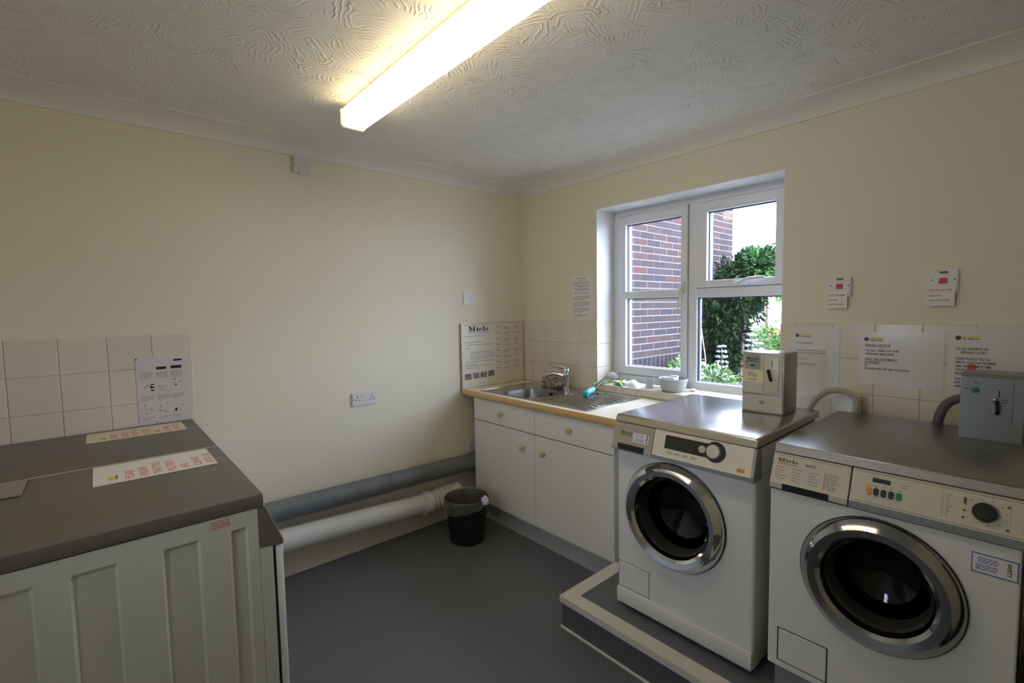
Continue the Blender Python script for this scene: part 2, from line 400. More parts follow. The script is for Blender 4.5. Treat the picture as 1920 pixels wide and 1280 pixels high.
wall_front = struct('wall_front', wf, m_wall)
# unseen door added behind the camera; its pane lets in fill daylight
dm1 = MB()
for a, b in (((1.45, .005), (VX0, 1.98)), ((VX1, .005), (2.25, 1.98)), ((VX0, .005), (VX1, VZ0)), ((VX0, VZ1), (VX1, 1.98))): dm1.box((a[0], Y0, a[1]), (b[0], Y0+.03, b[1]))
d1 = struct('added_fill_door', dm1, m_white)
build('fill_light_pane', MB().box((VX0, Y0+.01, VZ0), (VX1, Y0+.014, VZ1)), m_glass, d1, smooth=False)
build('added_door_handle', MB().cyl((1.53, Y0+.03, .95), (1.53, Y0+.075, .95), .01).cyl((1.53, Y0+.075, .95), (1.65, Y0+.075, .95), .009), m_chrome, d1)
# coving
cv = [(0, ZW)] + [(DC*(1-math.cos(t)), ZC-(ZC-ZW)*(1-math.sin(t))) for t in [0.12+(pi/2-.24)*k/8 for k in range(9)]] + [(DC, ZC-.004), (DC, ZC), (0, ZC)]
cvp = [(0, ZW), (.010, ZW), (.012, ZW+.006)] + [(.012+(DC-.02)*(1-math.cos(t)), ZW+.006+(ZC-ZW-.012)*math.sin(t)) for t in [pi/2*k/8 for k in range(1, 9)]] + [(DC, ZC-.005), (DC, ZC), (0, ZC)]
struct('trim_1', MB().prism(cvp, 'y', Y0, 0), m_cove, smooth=True)
struct('trim_2', MB().prism([(-a, b) for a, b in cvp], 'x', 0, X1), m_cove, smooth=True)
struct('trim_3', MB().prism([(X1-a, b) for a, b in cvp], 'y', Y0, 0), m_cove, smooth=True)
struct('trim_4', MB().prism([(Y0+a, b) for a, b in cvp], 'x', 0, X1), m_cove, smooth=True)

# tiles -----------------------------------------------------------------
G = .0025
def tile(parent, a, b): return build('tile', MB().rbox(a, b, .0018, 1), m_tile, parent, smooth=False)
def grout(parent, a, b): return build('grout', MB().box(a, b), m_grout, parent, smooth=False)
TT = 1.3160; P = .15
rows = [(TT-P*k-P+G, TT-P*k) for k in range(3)]
# left end of the left wall, over the dryers
grout(wall_left, (0, Y0+.01, TT-3*P), (.0045, -2.1005, TT-.001))
for z0, z1 in rows:
    y = -2.1005
    while y > Y0+.03: tile(wall_left, (.0005, max(y-P+G, Y0+.01), z0), (.0065, y, z1)); y -= P
# behind the instruction board
grout(wall_left, (0, -.594, TT-3*P), (.0035, -.006, TT-.002))
for z0, z1 in rows:
    for k in range(4): tile(wall_left, (.0005, -.595+P*k, z0), (.0055, min(-.595+P*k+P-G, -.008), z1))
# back wall, left of the window
grout(wall_back, (.006, -.0045, TT-3*P), (WL, -.0005, TT-.001))
for z0, z1 in rows:
    x = WL
    while x > .02: tile(wall_back, (max(x-P+G, .007), -.0065, z0), (x, -.0005, z1)); x -= P
# strip below the sill, sill and reveals
grout(wall_back, (WL, -.0045, .868), (WR, -.0005, WS-.013))
x = WL+G
while x < WR: tile(wall_back, (x, -.0065, .868), (min(x+P-G, WR), -.0005, WS-.0115)); x += P
grout(wall_back, (WL, -.004, WS-.0125), (WR, .155, WS-.003))
x = WL+G
while x < WR: tile(wall_back, (x, -.0075, WS-.011), (min(x+P-G, WR), .152, WS)); x += P
for xa, xb in ((WL-.0005, WL+.0055), (WR-.0055, WR+.0005)):
    for z0, z1 in [(max(a, WS+.001), b) for a, b in rows]: tile(wall_back, (xa, -.0045, z0), (xb, .152, z1))
# right of the window
grout(wall_back, (WR, -.0045, TT-4*P), (X1-.001, -.0005, TT-.001))
for z0, z1 in rows+[(rows[-1][0]-P, rows[-1][0]-G)]:
    tile(wall_back, (WR, -.0065, z0), (1.8570-G, -.0005, z1)); x = 1.8570
    while x < X1-.01: tile(wall_back, (x, -.0065, z0), (min(x+P-G, X1-.001), -.0005, z1)); x += P

m_rev = mat('white_reveal_paint', (.80, .80, .80), .6)
build('reveal', MB().box((WL-.0002, -.0002, TT+.001), (WL+.004, .178, WT)), m_rev, wall_back, smooth=False)
build('reveal', MB().box((WR-.004, -.0002, TT+.001), (WR+.0002, .178, WT)), m_rev, wall_back, smooth=False)
build('reveal', MB().box((WL, -.0002, WT-.004), (WR, .178, WT+.0002)), m_rev, wall_back, smooth=False)
# window -----------------------------------------------------------------
YF = .18
win = bpy.data.objects.new('window_1', None); COL.objects.link(win); win['kind'] = 'structure'; ORG['window_1'] = Vector((0, 0, 0))
def bar(mb, x0, z0, x1, z1, y0=YF, y1=YF+.06): mb.rbox((x0, y0, z0), (x1, y1, z1), .004, 2)
fm = MB(); F1 = .006
bar(fm, WL, WS+.0, WL+.042, WT); bar(fm, WR-.042, WS, WR, WT)
bar(fm, WL+.04, WT-.046, WR-.04, WT); bar(fm, WL+.04, WS, WR-.04, WS+.05)
bar(fm, 1.231, WS+.045, 1.285, WT-.04); bar(fm, 1.283, 1.450, WR-.04, 1.505)
build('window_frame', fm, m_upvc, win)
cs = MB(); y0 = YF-.014
bar(cs, .746, .968, .804, 1.986, y0); bar(cs, 1.190, .968, 1.229, 1.986, y0); bar(cs, .80, 1.930, 1.195, 1.986, y0); bar(cs, .80, .968, 1.195, 1.022, y0)
bar(cs, .80, 1.457, 1.195, 1.505, y0+.004)
sash = build('casement_sash', cs, m_upvc, win)
ts = MB(); bar(ts, 1.288, 1.507, 1.346, 1.984, y0); bar(ts, 1.702, 1.507, 1.761, 1.984, y0); bar(ts, 1.34, 1.928, 1.71, 1.984, y0); bar(ts, 1.34, 1.507, 1.71, 1.546, y0)
tsash = build('top_sash', ts, m_upvc, win)
def seal(x0, z0, x1, z1, par):
    g = MB(); t = .0035
    for a, b in (((x0-t, z0-t), (x0, z1+t)), ((x1, z0-t), (x1+t, z1+t)), ((x0, z1), (x1, z1+t)), ((x0, z0-t), (x1, z0))):
        g.box((a[0], YF-.0012, a[1]), (b[0], YF+.004, b[1]))
    build('seal', g, mat('grey_sash_seal', (.20, .19, .18), .7), par, smooth=False)
seal(.746, .968, 1.229, 1.986, sash); seal(1.288, 1.507, 1.761, 1.984, tsash)
def glaze(x0, z0, x1, z1, par):
    g = MB(); t = .006
    for a, b in (((x0, z0), (x0+t, z1)), ((x1-t, z0), (x1, z1)), ((x0, z1-t), (x1, z1)), ((x0, z0), (x1, z0+t*.5))):
        g.box((a[0], YF+.012, a[1]), (b[0], YF+.03, b[1]))
    gk = build('glazing_gasket', g, m_gasket, par, smooth=False)
    build('pane', MB().box((x0+.001, YF+.026, z0+.001), (x1-.001, YF+.030, z1-.001)), m_glass, par, smooth=False)
glaze(.803, 1.504, 1.191, 1.931, sash); glaze(.803, 1.021, 1.191, 1.458, sash)
glaze(1.345, 1.545, 1.703, 1.929, tsash)
glaze(1.289, .966, 1.761, 1.451, win)
# handles
build('window_handle', MB().rbox((1.196, y0-.012, 1.475), (1.222, y0, 1.545), .005).rbox((1.203, y0-.030, 1.500), (1.216, y0-.010, 1.522), .004)
      .tube([(1.209, y0-.027, 1.515), (1.204, y0-.034, 1.47), (1.197, y0-.036, 1.42), (1.192, y0-.034, 1.388)], [.008, .008, .007, .005], 8), mat('cream_handle_plastic', (.70, .66, .55), .4), sash)
build('window_handle', MB().rbox((1.495, y0-.012, 1.510), (1.575, y0, 1.534), .005).rbox((1.525, y0-.030, 1.515), (1.553, y0-.010, 1.532), .004)
      .tube([(1.540, y0-.027, 1.526), (1.585, y0-.036, 1.541), (1.635, y0-.038, 1.545), (1.668, y0-.036, 1.545)], [.010, .010, .009, .006], 8), m_upvc, tsash)
build('handle_lock', MB().cyl((1.209, y0-.032, 1.513), (1.209, y0-.029, 1.513), .0035, 8), m_screw, sash)
build('handle_lock', MB().cyl((1.540, y0-.032, 1.522), (1.540, y0-.029, 1.522), .004, 8), m_screw, tsash)

# ================================================================== LAMP
lamp = thing('fluorescent_batten_light', 'long glowing fluorescent batten light with opal cover fixed to the ceiling', 'ceiling light', (1.4, -1.55, ZC))
lx0, lx1 = .62, 2.12
build('channel', MB().rbox((.655, -1.583, 2.250), (lx1-.03, -1.512, ZC-.0005), .003), m_chan, lamp)
dp = [(-1.600, 2.252), (-1.600, 2.196), (-1.592, 2.187), (-1.508, 2.187), (-1.499, 2.196), (-1.499, 2.252)]
build('gear_tray', MB().box((lx0+.012, -1.587, 2.2522), (lx1-.012, -1.509, 2.2535)), m_chan, lamp, smooth=False)
build('diffuser', MB().prism(dp, 'x', lx0+.012, lx1-.012), m_diff, lamp, smooth=False)
dq = [(-1.603, 2.255), (-1.603, 2.194), (-1.593, 2.184), (-1.507, 2.184), (-1.496, 2.194), (-1.496, 2.255)]
for a in (lx0, lx1-.012): build('end_cap', MB().prism(dq, 'x', a, a+.012), m_cap, lamp, smooth=False)
for a in (.86, .905): build('knockout', MB().cyl((a, -1.5855, 2.272), (a, -1.582, 2.272), .0085, 12), m_chan, lamp)

# ================================================================== SINK RUN
def knob(x, z, par): return build('knob', MB().lathe([(.006, 0), (.006, -.008), (.014, -.012), (.0165, -.018), (.0145, -.024), (.006, -.027), (.0005, -.0275)], (x, -.565, z), 'y', 18), m_knob, par)
def cabinet(x0, x1, kx_door, label):
    t = thing('base_cabinet', label, 'cabinet', ((x0+x1)/2, -.3, 0), 'white base cabinets under the sink worktop')
    b = MB(); b.box((x0+.001, -.546, .12), (x0+.017, -.02, .826)); b.box((x1-.017, -.546, .12), (x1-.001, -.02, .826)); b.box((x0+.017, -.546, .12), (x1-.017, -.02, .136)); b.box((x0+.017, -.026, .136), (x1-.017, -.02, .826)); build('carcass', b, m_cab, t, smooth=False)
    build('kickboard', MB().box((x0+.001, -.512, .0), (x1-.001, -.496, .121)), mat('grey_white_kickboard', (.50, .50, .50), .5), t, smooth=False)
    dr = build('drawer', MB().rbox((x0+.0015, -.565, .680), (x1-.0015, -.547, .822), .002, 1), m_cab, t, smooth=False); knob((x0+x1)/2-.005, .754, dr)
    d = build('door', MB().rbox((x0+.0015, -.565, .138), (x1-.0015, -.547, .674), .002, 1), m_cab, t, smooth=False); knob(kx_door, .584, d)
cabinet(.115, .6945, .598, 'white base cabinet nearest the waste bin with its door knob on the right')
cabinet(.6945, 1.2545, .767, 'white base cabinet next to the washing machine with its door knob on the left')

wt = thing('worktop', 'beige laminate worktop with tan front edge holding the steel sink', 'worktop', (.7, -.3, .865))
SX0, SX1, SY0, SY1 = .155, 1.062, -.535, -.058
w2 = MB(); ZT, ZB = .866, .828
w2.box((.007, SY1-.02, ZB), (1.43, -.0075, ZT)); w2.box((.007, -.570, ZB), (1.43, SY0+.02, ZT)); w2.box((.007, SY0+.02, ZB), (SX0+.02, SY1-.02, ZT)); w2.box((SX1-.02, SY0+.02, ZB), (1.43, SY1-.02, ZT))
build('slab', w2, m_work, wt, smooth=False)
ep = [(-.570, ZB), (-.580, ZB)] + [(-.580-.006*math.sin(t), ZB+.019-.019*math.cos(t)) for t in [pi*k/8 for k in range(1, 8)]] + [(-.580, ZT), (-.570, ZT)]
build('front_edge', MB().prism(ep, 'x', .007, 1.43), m_edge, wt)
build('end_edge', MB().box((.0062, -.570, ZB), (.0075, -.0075, ZT)), m_edge, wt, smooth=False)

# sink
sk = thing('inset_sink', 'stainless steel inset sink with ribbed drainer let into the beige worktop', 'sink', (.6, -.3, ZT))
bcx, bcy, brx, bry = .462, -.365, .168, .152
def sup(t, a, b, p=3.2):
    c, s = math.cos(t), math.sin(t); return (a*abs(c)**(2/p)*(1 if c >= 0 else -1), b*abs(s)**(2/p)*(1 if s >= 0 else -1))
nb = 56; sd = MB(); zt = ZT+.003
rings = []
for sc, dz in ((1.0, 0), (.965, -.006), (.94, -.03), (.90, -.10), (.84, -.15), (.70, -.165), (.15, -.172)):
    rings.append([(bcx+sup(2*pi*k/nb, brx*sc, bry*sc)[0], bcy+sup(2*pi*k/nb, brx*sc, bry*sc)[1], zt+dz) for k in range(nb)])
bv = [p for r in rings for p in r]; bf = []
for j in range(len(rings)-1):
    for k in range(nb): bf.append((j*nb+k, j*nb+(k+1) % nb, (j+1)*nb+(k+1) % nb, (j+1)*nb+k))
bf.append(tuple((len(rings)-1)*nb+k for k in range(nb)))
build('bowl', MB().add(bv, bf), m_steel2, sk)
# deck: ring from bowl lip to the left part rectangle, then drainer
dk = MB(); DX = .665
def to_rect(t, x0, y0_, x1, y1_):
    c, s = math.cos(t), math.sin(t); cx, cy = bcx, bcy
    k = min(((x1-cx)/c if c > 1e-9 else (x0-cx)/c if c < -1e-9 else 9), ((y1_-cy)/s if s > 1e-9 else (y0_-cy)/s if s < -1e-9 else 9))
    return (cx+c*k, cy+s*k)
ang = sorted([2*pi*k/nb for k in range(nb)])
outer = []
corners = [(SX0, SY0), (DX, SY0), (DX, SY1), (SX0, SY1)]
for k in range(nb):
    px, py = rings[0][k][:2]; t = math.atan2(py-bcy, px-bcx); outer.append(to_rect(t, SX0, SY0, DX, SY1))
for c in corners:
    i = min(range(nb), key=lambda k: (outer[k][0]-c[0])**2+(outer[k][1]-c[1])**2); outer[i] = c
vs = rings[0] + [(a, b, zt) for a, b in outer]
dk.add(vs, [(k, (k+1) % nb, nb+(k+1) % nb, nb+k) for k in range(nb)])
build('deck', dk, m_steel, sk)
# drainer with ribs running left to right
pr = [(SY0, zt)]; nr = 9; y = SY0+.035; stp = (SY1-SY0-.07)/nr
for k in range(nr):
    pr += [(y+.006, zt), (y+.011, zt+.006), (y+.020, zt+.006), (y+.025, zt)]; y += stp
pr += [(SY1, zt)]
dm = MB(); xs = [DX, DX+.05, SX1-.05, SX1-.035, SX1]
vs = []; fs = []; npr = len(pr)
for i, x in enumerate(xs):
    fl = 1 if i == 2 or i == 1 else 0
    for yy, zz in pr: vs.append((x, yy, zt + (zz-zt)*fl))
for i in range(len(xs)-1):
    for k in range(npr-1): fs.append((i*npr+k, (i+1)*npr+k, (i+1)*npr+k+1, i*npr+k+1))
build('drainer', dm.add(vs, fs), m_steel, sk)
rm = MB()
for a, b in (((SX0-.006, SY0-.006), (SX1+.006, SY0+.004)), ((SX0-.006, SY1-.004), (SX1+.006, SY1+.006)), ((SX0-.006, SY0), (SX0+.004, SY1)), ((SX1-.004, SY0), (SX1+.006, SY1))):
    rm.rbox((a[0], a[1], ZT-.001), (b[0], b[1], zt+.0015), .0015, 2)
build('rim', rm, m_steel, sk)
build('overflow', MB().cyl((.500, bcy+bry*.955, zt-.026), (.500, bcy+bry*.90, zt-.027), .013, 16), m_black, sk)
build('waste', MB().cyl((bcx, bcy, zt-.172), (bcx, bcy, zt-.168), .035, 20), m_chrome, sk)

# tap
tp = thing('mixer_tap', 'small chrome mixer tap with lever rising behind the sink bowl', 'tap', (.545, -.125, zt))
build('body', MB().lathe([(.026, .0005), (.026, .006), (.017, .012), (.017, .05), (.022, .085), (.024, .125), (.021, .14), (.003, .145)], (.545, -.125, zt), 'z', 20, True), m_chrome, tp)
build('spout', MB().tube([(.540, -.128, zt+.085), (.512, -.146, zt+.100), (.470, -.172, zt+.105), (.440, -.190, zt+.098), (.432, -.195, zt+.086)], [.017, .016, .015, .0145, .013], 12), m_chrome, tp)
build('lever', MB().tube([(.545, -.125, zt+.137), (.522, -.140, zt+.150), (.485, -.163, zt+.155), (.450, -.185, zt+.163)], [.020, .015, .011, .009], 10), m_chrome, tp)

# dishcloth bundled over the tap foot
def crumple(c, sx, sy, sz, seed, n=28, m=16):
    rr = random.Random(seed); ph = [(rr.uniform(2, 7), rr.uniform(2, 6), rr.uniform(0, 6), rr.uniform(.03, .13)) for _ in range(9)]
    mb = MB(); vs = []; fs = []
    for j in range(m+1):
        t = pi*j/m
        for k in range(n):
            u = 2*pi*k/n
            r = 1+sum(a*math.sin(p*u+q*t*1.5+o) for p, q, o, a in [(round(x[0]), x[1], x[2], x[3]) for x in ph])*math.sin(t)
            vs.append((c[0]+sx*r*math.sin(t)*math.cos(u), c[1]+sy*r*math.sin(t)*math.sin(u), max(c[2]+sz*(r*math.cos(t)), c[2]-sz*.55)))
    for j in range(m):
        for k in range(n): fs.append((j*n+k, j*n+(k+1) % n, (j+1)*n+(k+1) % n, (j+1)*n+k))
    return mb.add(vs, fs)
tag(build('dishcloth', crumple((.415, -.112, zt+.026), .095, .040, .044, 5), m_cloth, origin=(.415, -.112, zt)), 'crumpled grey dishcloth bundled beside the chrome tap', 'cloth')

# brushes
db = thing('dish_brush', 'teal and black washing-up brush leaning from the drainer onto the sill', 'brush', (.80, -.18, ZT))
bs = [Vector((.815, -.245, .890)), Vector((.800, -.185, .893)), Vector((.782, -.120, .902)), Vector((.768, -.075, .918)), Vector((.760, -.02, .936)), Vector((.758, .045, .947))]
build('handle', MB().tube(bs[2:], [.013, .010, .010, .008], 10), m_black, db)
build('grip', MB().tube([Vector((.812, -.24, .893)), (.803, -.205, .899), (.795, -.17, .902), (.785, -.13, .904)], [.012, .017, .016, .010], 10), m_blue, db)
build('head', MB().rbox((.792, -.262, .880), (.835, -.235, .905), .006), m_teal, db)
brs = MB()
for k in range(26):
    a = R.uniform(.796, .831); b = R.uniform(-.258, -.239); brs.cyl((a, b, .871), (a, b, .882), .0022, 5)
build('bristles', brs, m_teal, db)
wb2 = thing('scrubbing_brush', 'small brush with a lime handle and fluffy white bristles in the sill corner', 'brush', (.74, .04, WS))
build('handle', MB().tube([(.716, -.065, .9195), (.724, -.03, .9195), (.732, .02, .9195), (.738, .085, .921)], [.005, .006, .006, .007], 8), m_green, wb2)
br = MB()
for k in range(420):
    u = R.uniform(0, 2*pi); t = R.uniform(.1, 1.5); d = Vector((math.cos(u)*math.sin(t), math.sin(u)*math.sin(t), math.cos(t)))
    o = Vector((.741, .105, .936)); br.cyl(o, o+d*R.uniform(.034, .046), .0011, 4)
build('bristles', br, m_bristle, wb2)

# packet of cloths
pk = thing('cloth_packet', 'flat white packet with yellow and green print lying on the sill', 'packet', (.91, .07, WS))
def pillow(x0, y0, x1, y1, z, h, n=10):
    mb = MB(); vs = []; fs = []
    for j in range(n+1):
        for i in range(n+1):
            a, b = i/n, j/n; e = (16*a*(1-a)*b*(1-b))**.5
            vs.append((x0+(x1-x0)*a+.01*b, y0+(y1-y0)*b+.012*math.sin(a*5), z+.001+h*e*(1+.25*math.sin(9*a+5*b))))
    for j in range(n):
        for i in range(n): k = j*(n+1)+i; fs.append((k, k+1, k+n+2, k+n+1))
    k0 = len(vs); vs += [(x0, y0, z+.0005), (x1, y0, z+.0005), (x1, y1, z+.0005), (x0, y1, z+.0005)]; fs.append((k0+3, k0+2, k0+1, k0))
    return mb.add(vs, fs)
build('wrapper', pillow(.825, .02, .995, .125, WS, .030), m_pack, pk)
build('yellow_print', pillow(.838, .035, .885, .075, WS+.018, .012, 6), m_packy, pk)
build('green_print', pillow(.818, .012, .885, .034, WS+.004, .016, 6), m_packg, pk)
# tumbler with a peg brush
tm = thing('glass_tumbler', 'small clear tumbler with a wooden stick in it beside the stoneware bowl', 'glass', (1.045, .07, WS))
build('cup', MB().lathe([(.003, .004), (.021, .004), (.026, .060), (.028, .060), (.0235, .0005), (.003, .0005)], (1.045, .07, WS), 'z', 24, True, True), m_clear, tm)
build('stick', MB().tube([(1.052, .072, WS+.006), (1.047, .070, WS+.03), (1.036, .066, WS+.064)], [.006, .009, .010], 8), m_wood, tm)
# bowl
bw = thing('stoneware_bowl', 'pale grey round bowl of soap pieces standing on the window sill', 'bowl', (1.215, .075, WS))
bc = (1.200, .07, WS)
build('body', MB().lathe([(.055, .0005), (.060, .003), (.074, .030), (.079, .062), (.083, .066), (.083, .074), (.079, .076), (.074, .073), (.071, .035), (.055, .008), (.002, .006)], bc, 'z', 40, True, True), m_bowl, bw)
for k, (dx, dy) in enumerate(((-.028, -.006), (.004, -.022), (-.006, .022))):
    build('soap_piece', MB().rbox((bc[0]+dx-.024, bc[1]+dy-.014, WS+.058), (bc[0]+dx+.024, bc[1]+dy+.014, WS+.078+.006*k), .006), m_soap, bw)
tag(build('bottle_cap', MB().lathe([(.019, .0005), (.018, .013), (.015, .015), (.001, .015)], (1.290, .135, WS), 'z', 18, True), m_upvc, origin=(1.290, .135, WS)), 'small white bottle cap on the sill right of the bowl', 'cap')

# ================================================================== PLINTH
pl = thing('machine_plinth', 'low grey vinyl plinth with white nosing carrying both washing machines', 'plinth', (2.2, -.5, 0))
PX0, PY0, PZ = 1.258, -.962, .145
build('body', MB().box((PX0+.006, PY0+.006, .0005), (X1-.001, -.008, PZ-.006)), m_riser, pl, smooth=False)
build('top_covering', MB().box((PX0+.060, PY0+.060, PZ-.006), (X1-.001, -.008, PZ-.001)), m_floor, pl, smooth=False)
m_nose = mat('white_vinyl_nosing', (.66, .63, .56), .45)
n1 = MB(); n1.prism([(PX0-.003, PY0-.003), (X1-.001, PY0-.003), (X1-.001, PY0+.062), (PX0+.062, PY0+.062)], 'z', PZ-.028, PZ)
n2 = MB(); n2.prism([(PX0-.003, PY0-.002), (PX0+.0615, PY0+.0625), (PX0+.0615, -.52), (PX0-.003, -.566)], 'z', PZ-.028, PZ)
build('nosing', n1, m_nose, pl, smooth=False); build('nosing', n2, m_nose, pl, smooth=False)
build('seal_strip', MB().box((PX0-.001, PY0-.001, .0005), (X1-.001, PY0+.006, .008)), m_cove, pl, smooth=False)

# ================================================================== WASHING MACHINES
def front_hole(mb, x0, z0, x1, z1, cx, cz, r, y, n=64):
    """flat front at y with a round opening"""
    tt = [2*pi*k/n for k in range(n)]
    cor = [math.atan2(b-cz, a-cx) % (2*pi) for a, b in ((x1, z1), (x0, z1), (x0, z0), (x1, z0))]
    tt = sorted(tt+cor); k = len(tt); vs = []
    for t in tt: vs.append((cx+r*math.cos(t), y, cz+r*math.sin(t)))
    for t in tt:
        c, s = math.cos(t), math.sin(t)
        q = min(((x1-cx)/c if c > 1e-9 else (x0-cx)/c if c < -1e-9 else 9), ((z1-cz)/s if s > 1e-9 else (z0-cz)/s if s < -1e-9 else 9))
        vs.append((cx+c*q, y, cz+s*q))
    mb.add(vs, [(i, (i+1) % k, k+(i+1) % k, k+i) for i in range(k)])
def shell(x0, y0, z0, x1, y1, z1, cx, cz, r, rad=.012):
    mb = MB(); front_hole(mb, x0+rad, z0, x1-rad, z1, cx, cz, r, y0)
    for s, xx in ((1, x0), (-1, x1)):
        pts = [(xx+s*rad*(1-math.sin(t)), y0+rad*(1-math.cos(t))) for t in [pi/2*k/5 for k in range(6)]] + [(xx, y1)]
        for (a, b), (c, d) in zip(pts, pts[1:]): mb.quad((a, b, z0), (c, d, z0), (c, d, z1), (a, b, z1))
    mb.quad((x0, y1, z0), (x1, y1, z0), (x1, y1, z1), (x0, y1, z1)); mb.quad((x0, y0+rad, z0), (x1, y0+rad, z0), (x1, y1, z0), (x0, y1, z0))
    return mb
def porthole(t, cx, cz, y, ro, ri, m_ring, deep):
    d = build('door_ring', MB().lathe([(ro, 0), (ro+.002, -.010), (ro-.002, -.020), (ro-.016, -.032), ((ro+ri)/2+.004, -.040), (ri+.012, -.036), (ri+.002, -.026), (ri, -.014), (ri-.004, -.004)], (cx, y-.001, cz), 'y', 64), m_ring, t)
    build('door_seal', MB().lathe([(ro+.004, 0), (ro+.005, -.006), (ro+.001, -.008)], (cx, y-.0005, cz), 'y', 64), m_black, d)
    build('porthole', MB().lathe([(ri-.003, -.010), (ri-.012, -.004), (ri-.02, .03), (ri-.045, .075), (.03, .10), (.0005, .102)], (cx, y, cz), 'y', 48), m_port, d)
    build('gasket', MB().lathe([(ri-.004, -.003), (ri-.008, .02), (ri-.016, .045), (ri-.010, .06), (ri+.01, .07)], (cx, y, cz), 'y', 48), m_rub, t)
    dr = MB(); rd = ri+.035
    dr.lathe([(ri+.01, .07), (rd, .085), (rd, .36), (.01, .38)], (cx, y, cz), 'y', 48)
    dm_ = build('drum', dr, m_drum, t)
    for k in range(3):
        a = 2*pi*k/3+.6; c, s = math.cos(a), math.sin(a); p = Vector((cx+c*(rd-.03), 0, cz+s*(rd-.03)))
        build('lifter', MB().tube([(p.x, y+.10, p.z), (p.x, y+.34, p.z)], .03, 8), m_drum, t)
    return d
def feet(t, x0, x1, y0, y1, z0, z1):
    for a in (x0+.05, x1-.05):
        for b in (y0+.06, y1-.06): build('foot', MB().cyl((a, b, z0), (a, b, z1), .02, 12), m_black, t)

# --- left machine
a0, a1, fy = 1.463, 2.013, -.826
W1 = thing('washing_machine', 'white front-loading washing machine with dark display and round silver dial, beside the sink', 'washing machine', (1.735, -.52, PZ))
cx1, cz1 = 1.714, .606
build('body', shell(a0, fy, .166, a1, -.225, .830, cx1, cz1, .172), m_white, W1)
build('upper_body', MB().box((a0+.002, -.800, .830), (a1-.002, -.225, .925)), m_white, W1, smooth=False)
feet(W1, a0, a1, fy, -.225, PZ, .168)
sk_ = MB().rbox((a0+.001, fy-.008, .166), (a1-.001, fy+.004, .228), .003); build('skirt', sk_, m_white, W1)
build('filter_flap', MB().rbox((1.472, fy-.0025, .238), (1.614, fy+.001, .341), .002, 1), m_white, W1, smooth=False)
fo = MB()
for q in (((1.469, .235), (1.617, .238)), ((1.469, .341), (1.617, .344)), ((1.469, .235), (1.472, .344)), ((1.614, .235), (1.617, .344))): fo.box((q[0][0], fy-.0006, q[0][1]), (q[1][0], fy+.001, q[1][1]))
build('flap_gap', fo, m_trim, W1, smooth=False)
porthole(W1, cx1, cz1, fy, .202, .149, m_chrome, .3)
# lid
m_lidedge = mat('beige_lid_edge', (.50, .44, .34), .35, .3)
build('lid', MB().rbox((1.463, -.826, .953), (2.018, -.205, .966), .006, 3), m_steel, W1)
build('lid_edge', MB().prism([(-.824, .9615), (-.828, .958), (-.836, .940), (-.834, .937), (-.208, .937), (-.208, .9615)], 'x', 1.4622, 2.0188), m_lidedge, W1, smooth=False)
build('lid_gap', MB().box((1.468, -.826, .924), (2.010, -.23, .9375)), m_dark, W1, smooth=False)
# control panel, top set back, lower edge further out
def panel(x0, x1, zt_, yt, zb, yb, m, name, t, lip=.018, dep=.03):
    pf = [(yt+dep, zt_), (yt, zt_), (yb, zb+lip), (yb-.003, zb+lip-.003), (yb-.003, zb+.003), (yb, zb), (yt+dep, zb)]
    return build(name, MB().prism(pf, 'x', x0, x1), m, t, smooth=False)
pz1, pz0, py1, py0 = .9345, .828, -.836, -.862
P1 = panel(1.462, 1.6445, pz1, py1, pz0, py0, mat('brown_grey_drawer_front', (.46, .41, .33), .4, .2), 'dispenser_drawer', W1)
P2 = panel(1.6475, 2.020, pz1, py1, pz0, py0, mat('light_champagne_panel', (.80, .73, .60), .4), 'control_panel', W1)
fr = Frame((1.462, py0, pz0+.018), (1, 0, 0), (0, py1-py0, pz1-pz0-.018)); PH = math.hypot(pz1-pz0-.018, py1-py0)
build('lower_trim', MB().box((1.6475, py0-.0045, pz0+.0005), (2.020, py0-.002, pz0+.0155)), m_trim, W1, smooth=False)
hb = MB(); rect(hb, Frame((0, 0, 0), (1, 0, 0), (0, 0, 1)), 0, 0, 0, 0) if False else None
hb.box((1.494, py0-.0048, pz0+.003), (1.612, py0+.012, pz0+.028)); build('handle_recess', hb, m_black, P1, smooth=False)
build('recess_lip', MB().box((1.499, py0-.0056, pz0+.003), (1.608, py0-.0045, pz0+.009)), mat('dark_olive_lip', (.10, .09, .03), .5), P1, smooth=False)  # dark olive strip low on the black recess
lg = MB(); slab_logo(lg, fr, .036, .052, .009, .052); words(lg, fr, .036, .045, .05, .003); build('logo_print', lg, m_ink, P1, smooth=False)
stf = Frame(fr.p(.095, .022, .0003), fr.u, fr.v)
st1 = sheet('service_sticker', stf, .072, .043, m_paper, P1)
sp = MB()
for k in range(3): words(sp, stf, .006, .034-.005*k, .040, .002)
for k in range(3): words(sp, stf, .006, .016-.005*k, .044, .0025)
build('sticker_print', sp, m_blueink, st1, smooth=False)
sp = MB(); rect(sp, stf, 0, 0, .072, .0015); rect(sp, stf, 0, .0415, .072, .043); rect(sp, stf, .0705, 0, .072, .043)
for k in range(4): rect(sp, stf, .058, .006+.009*k, .065, .011+.009*k)
build('sticker_code', sp, m_ink, st1, smooth=False)
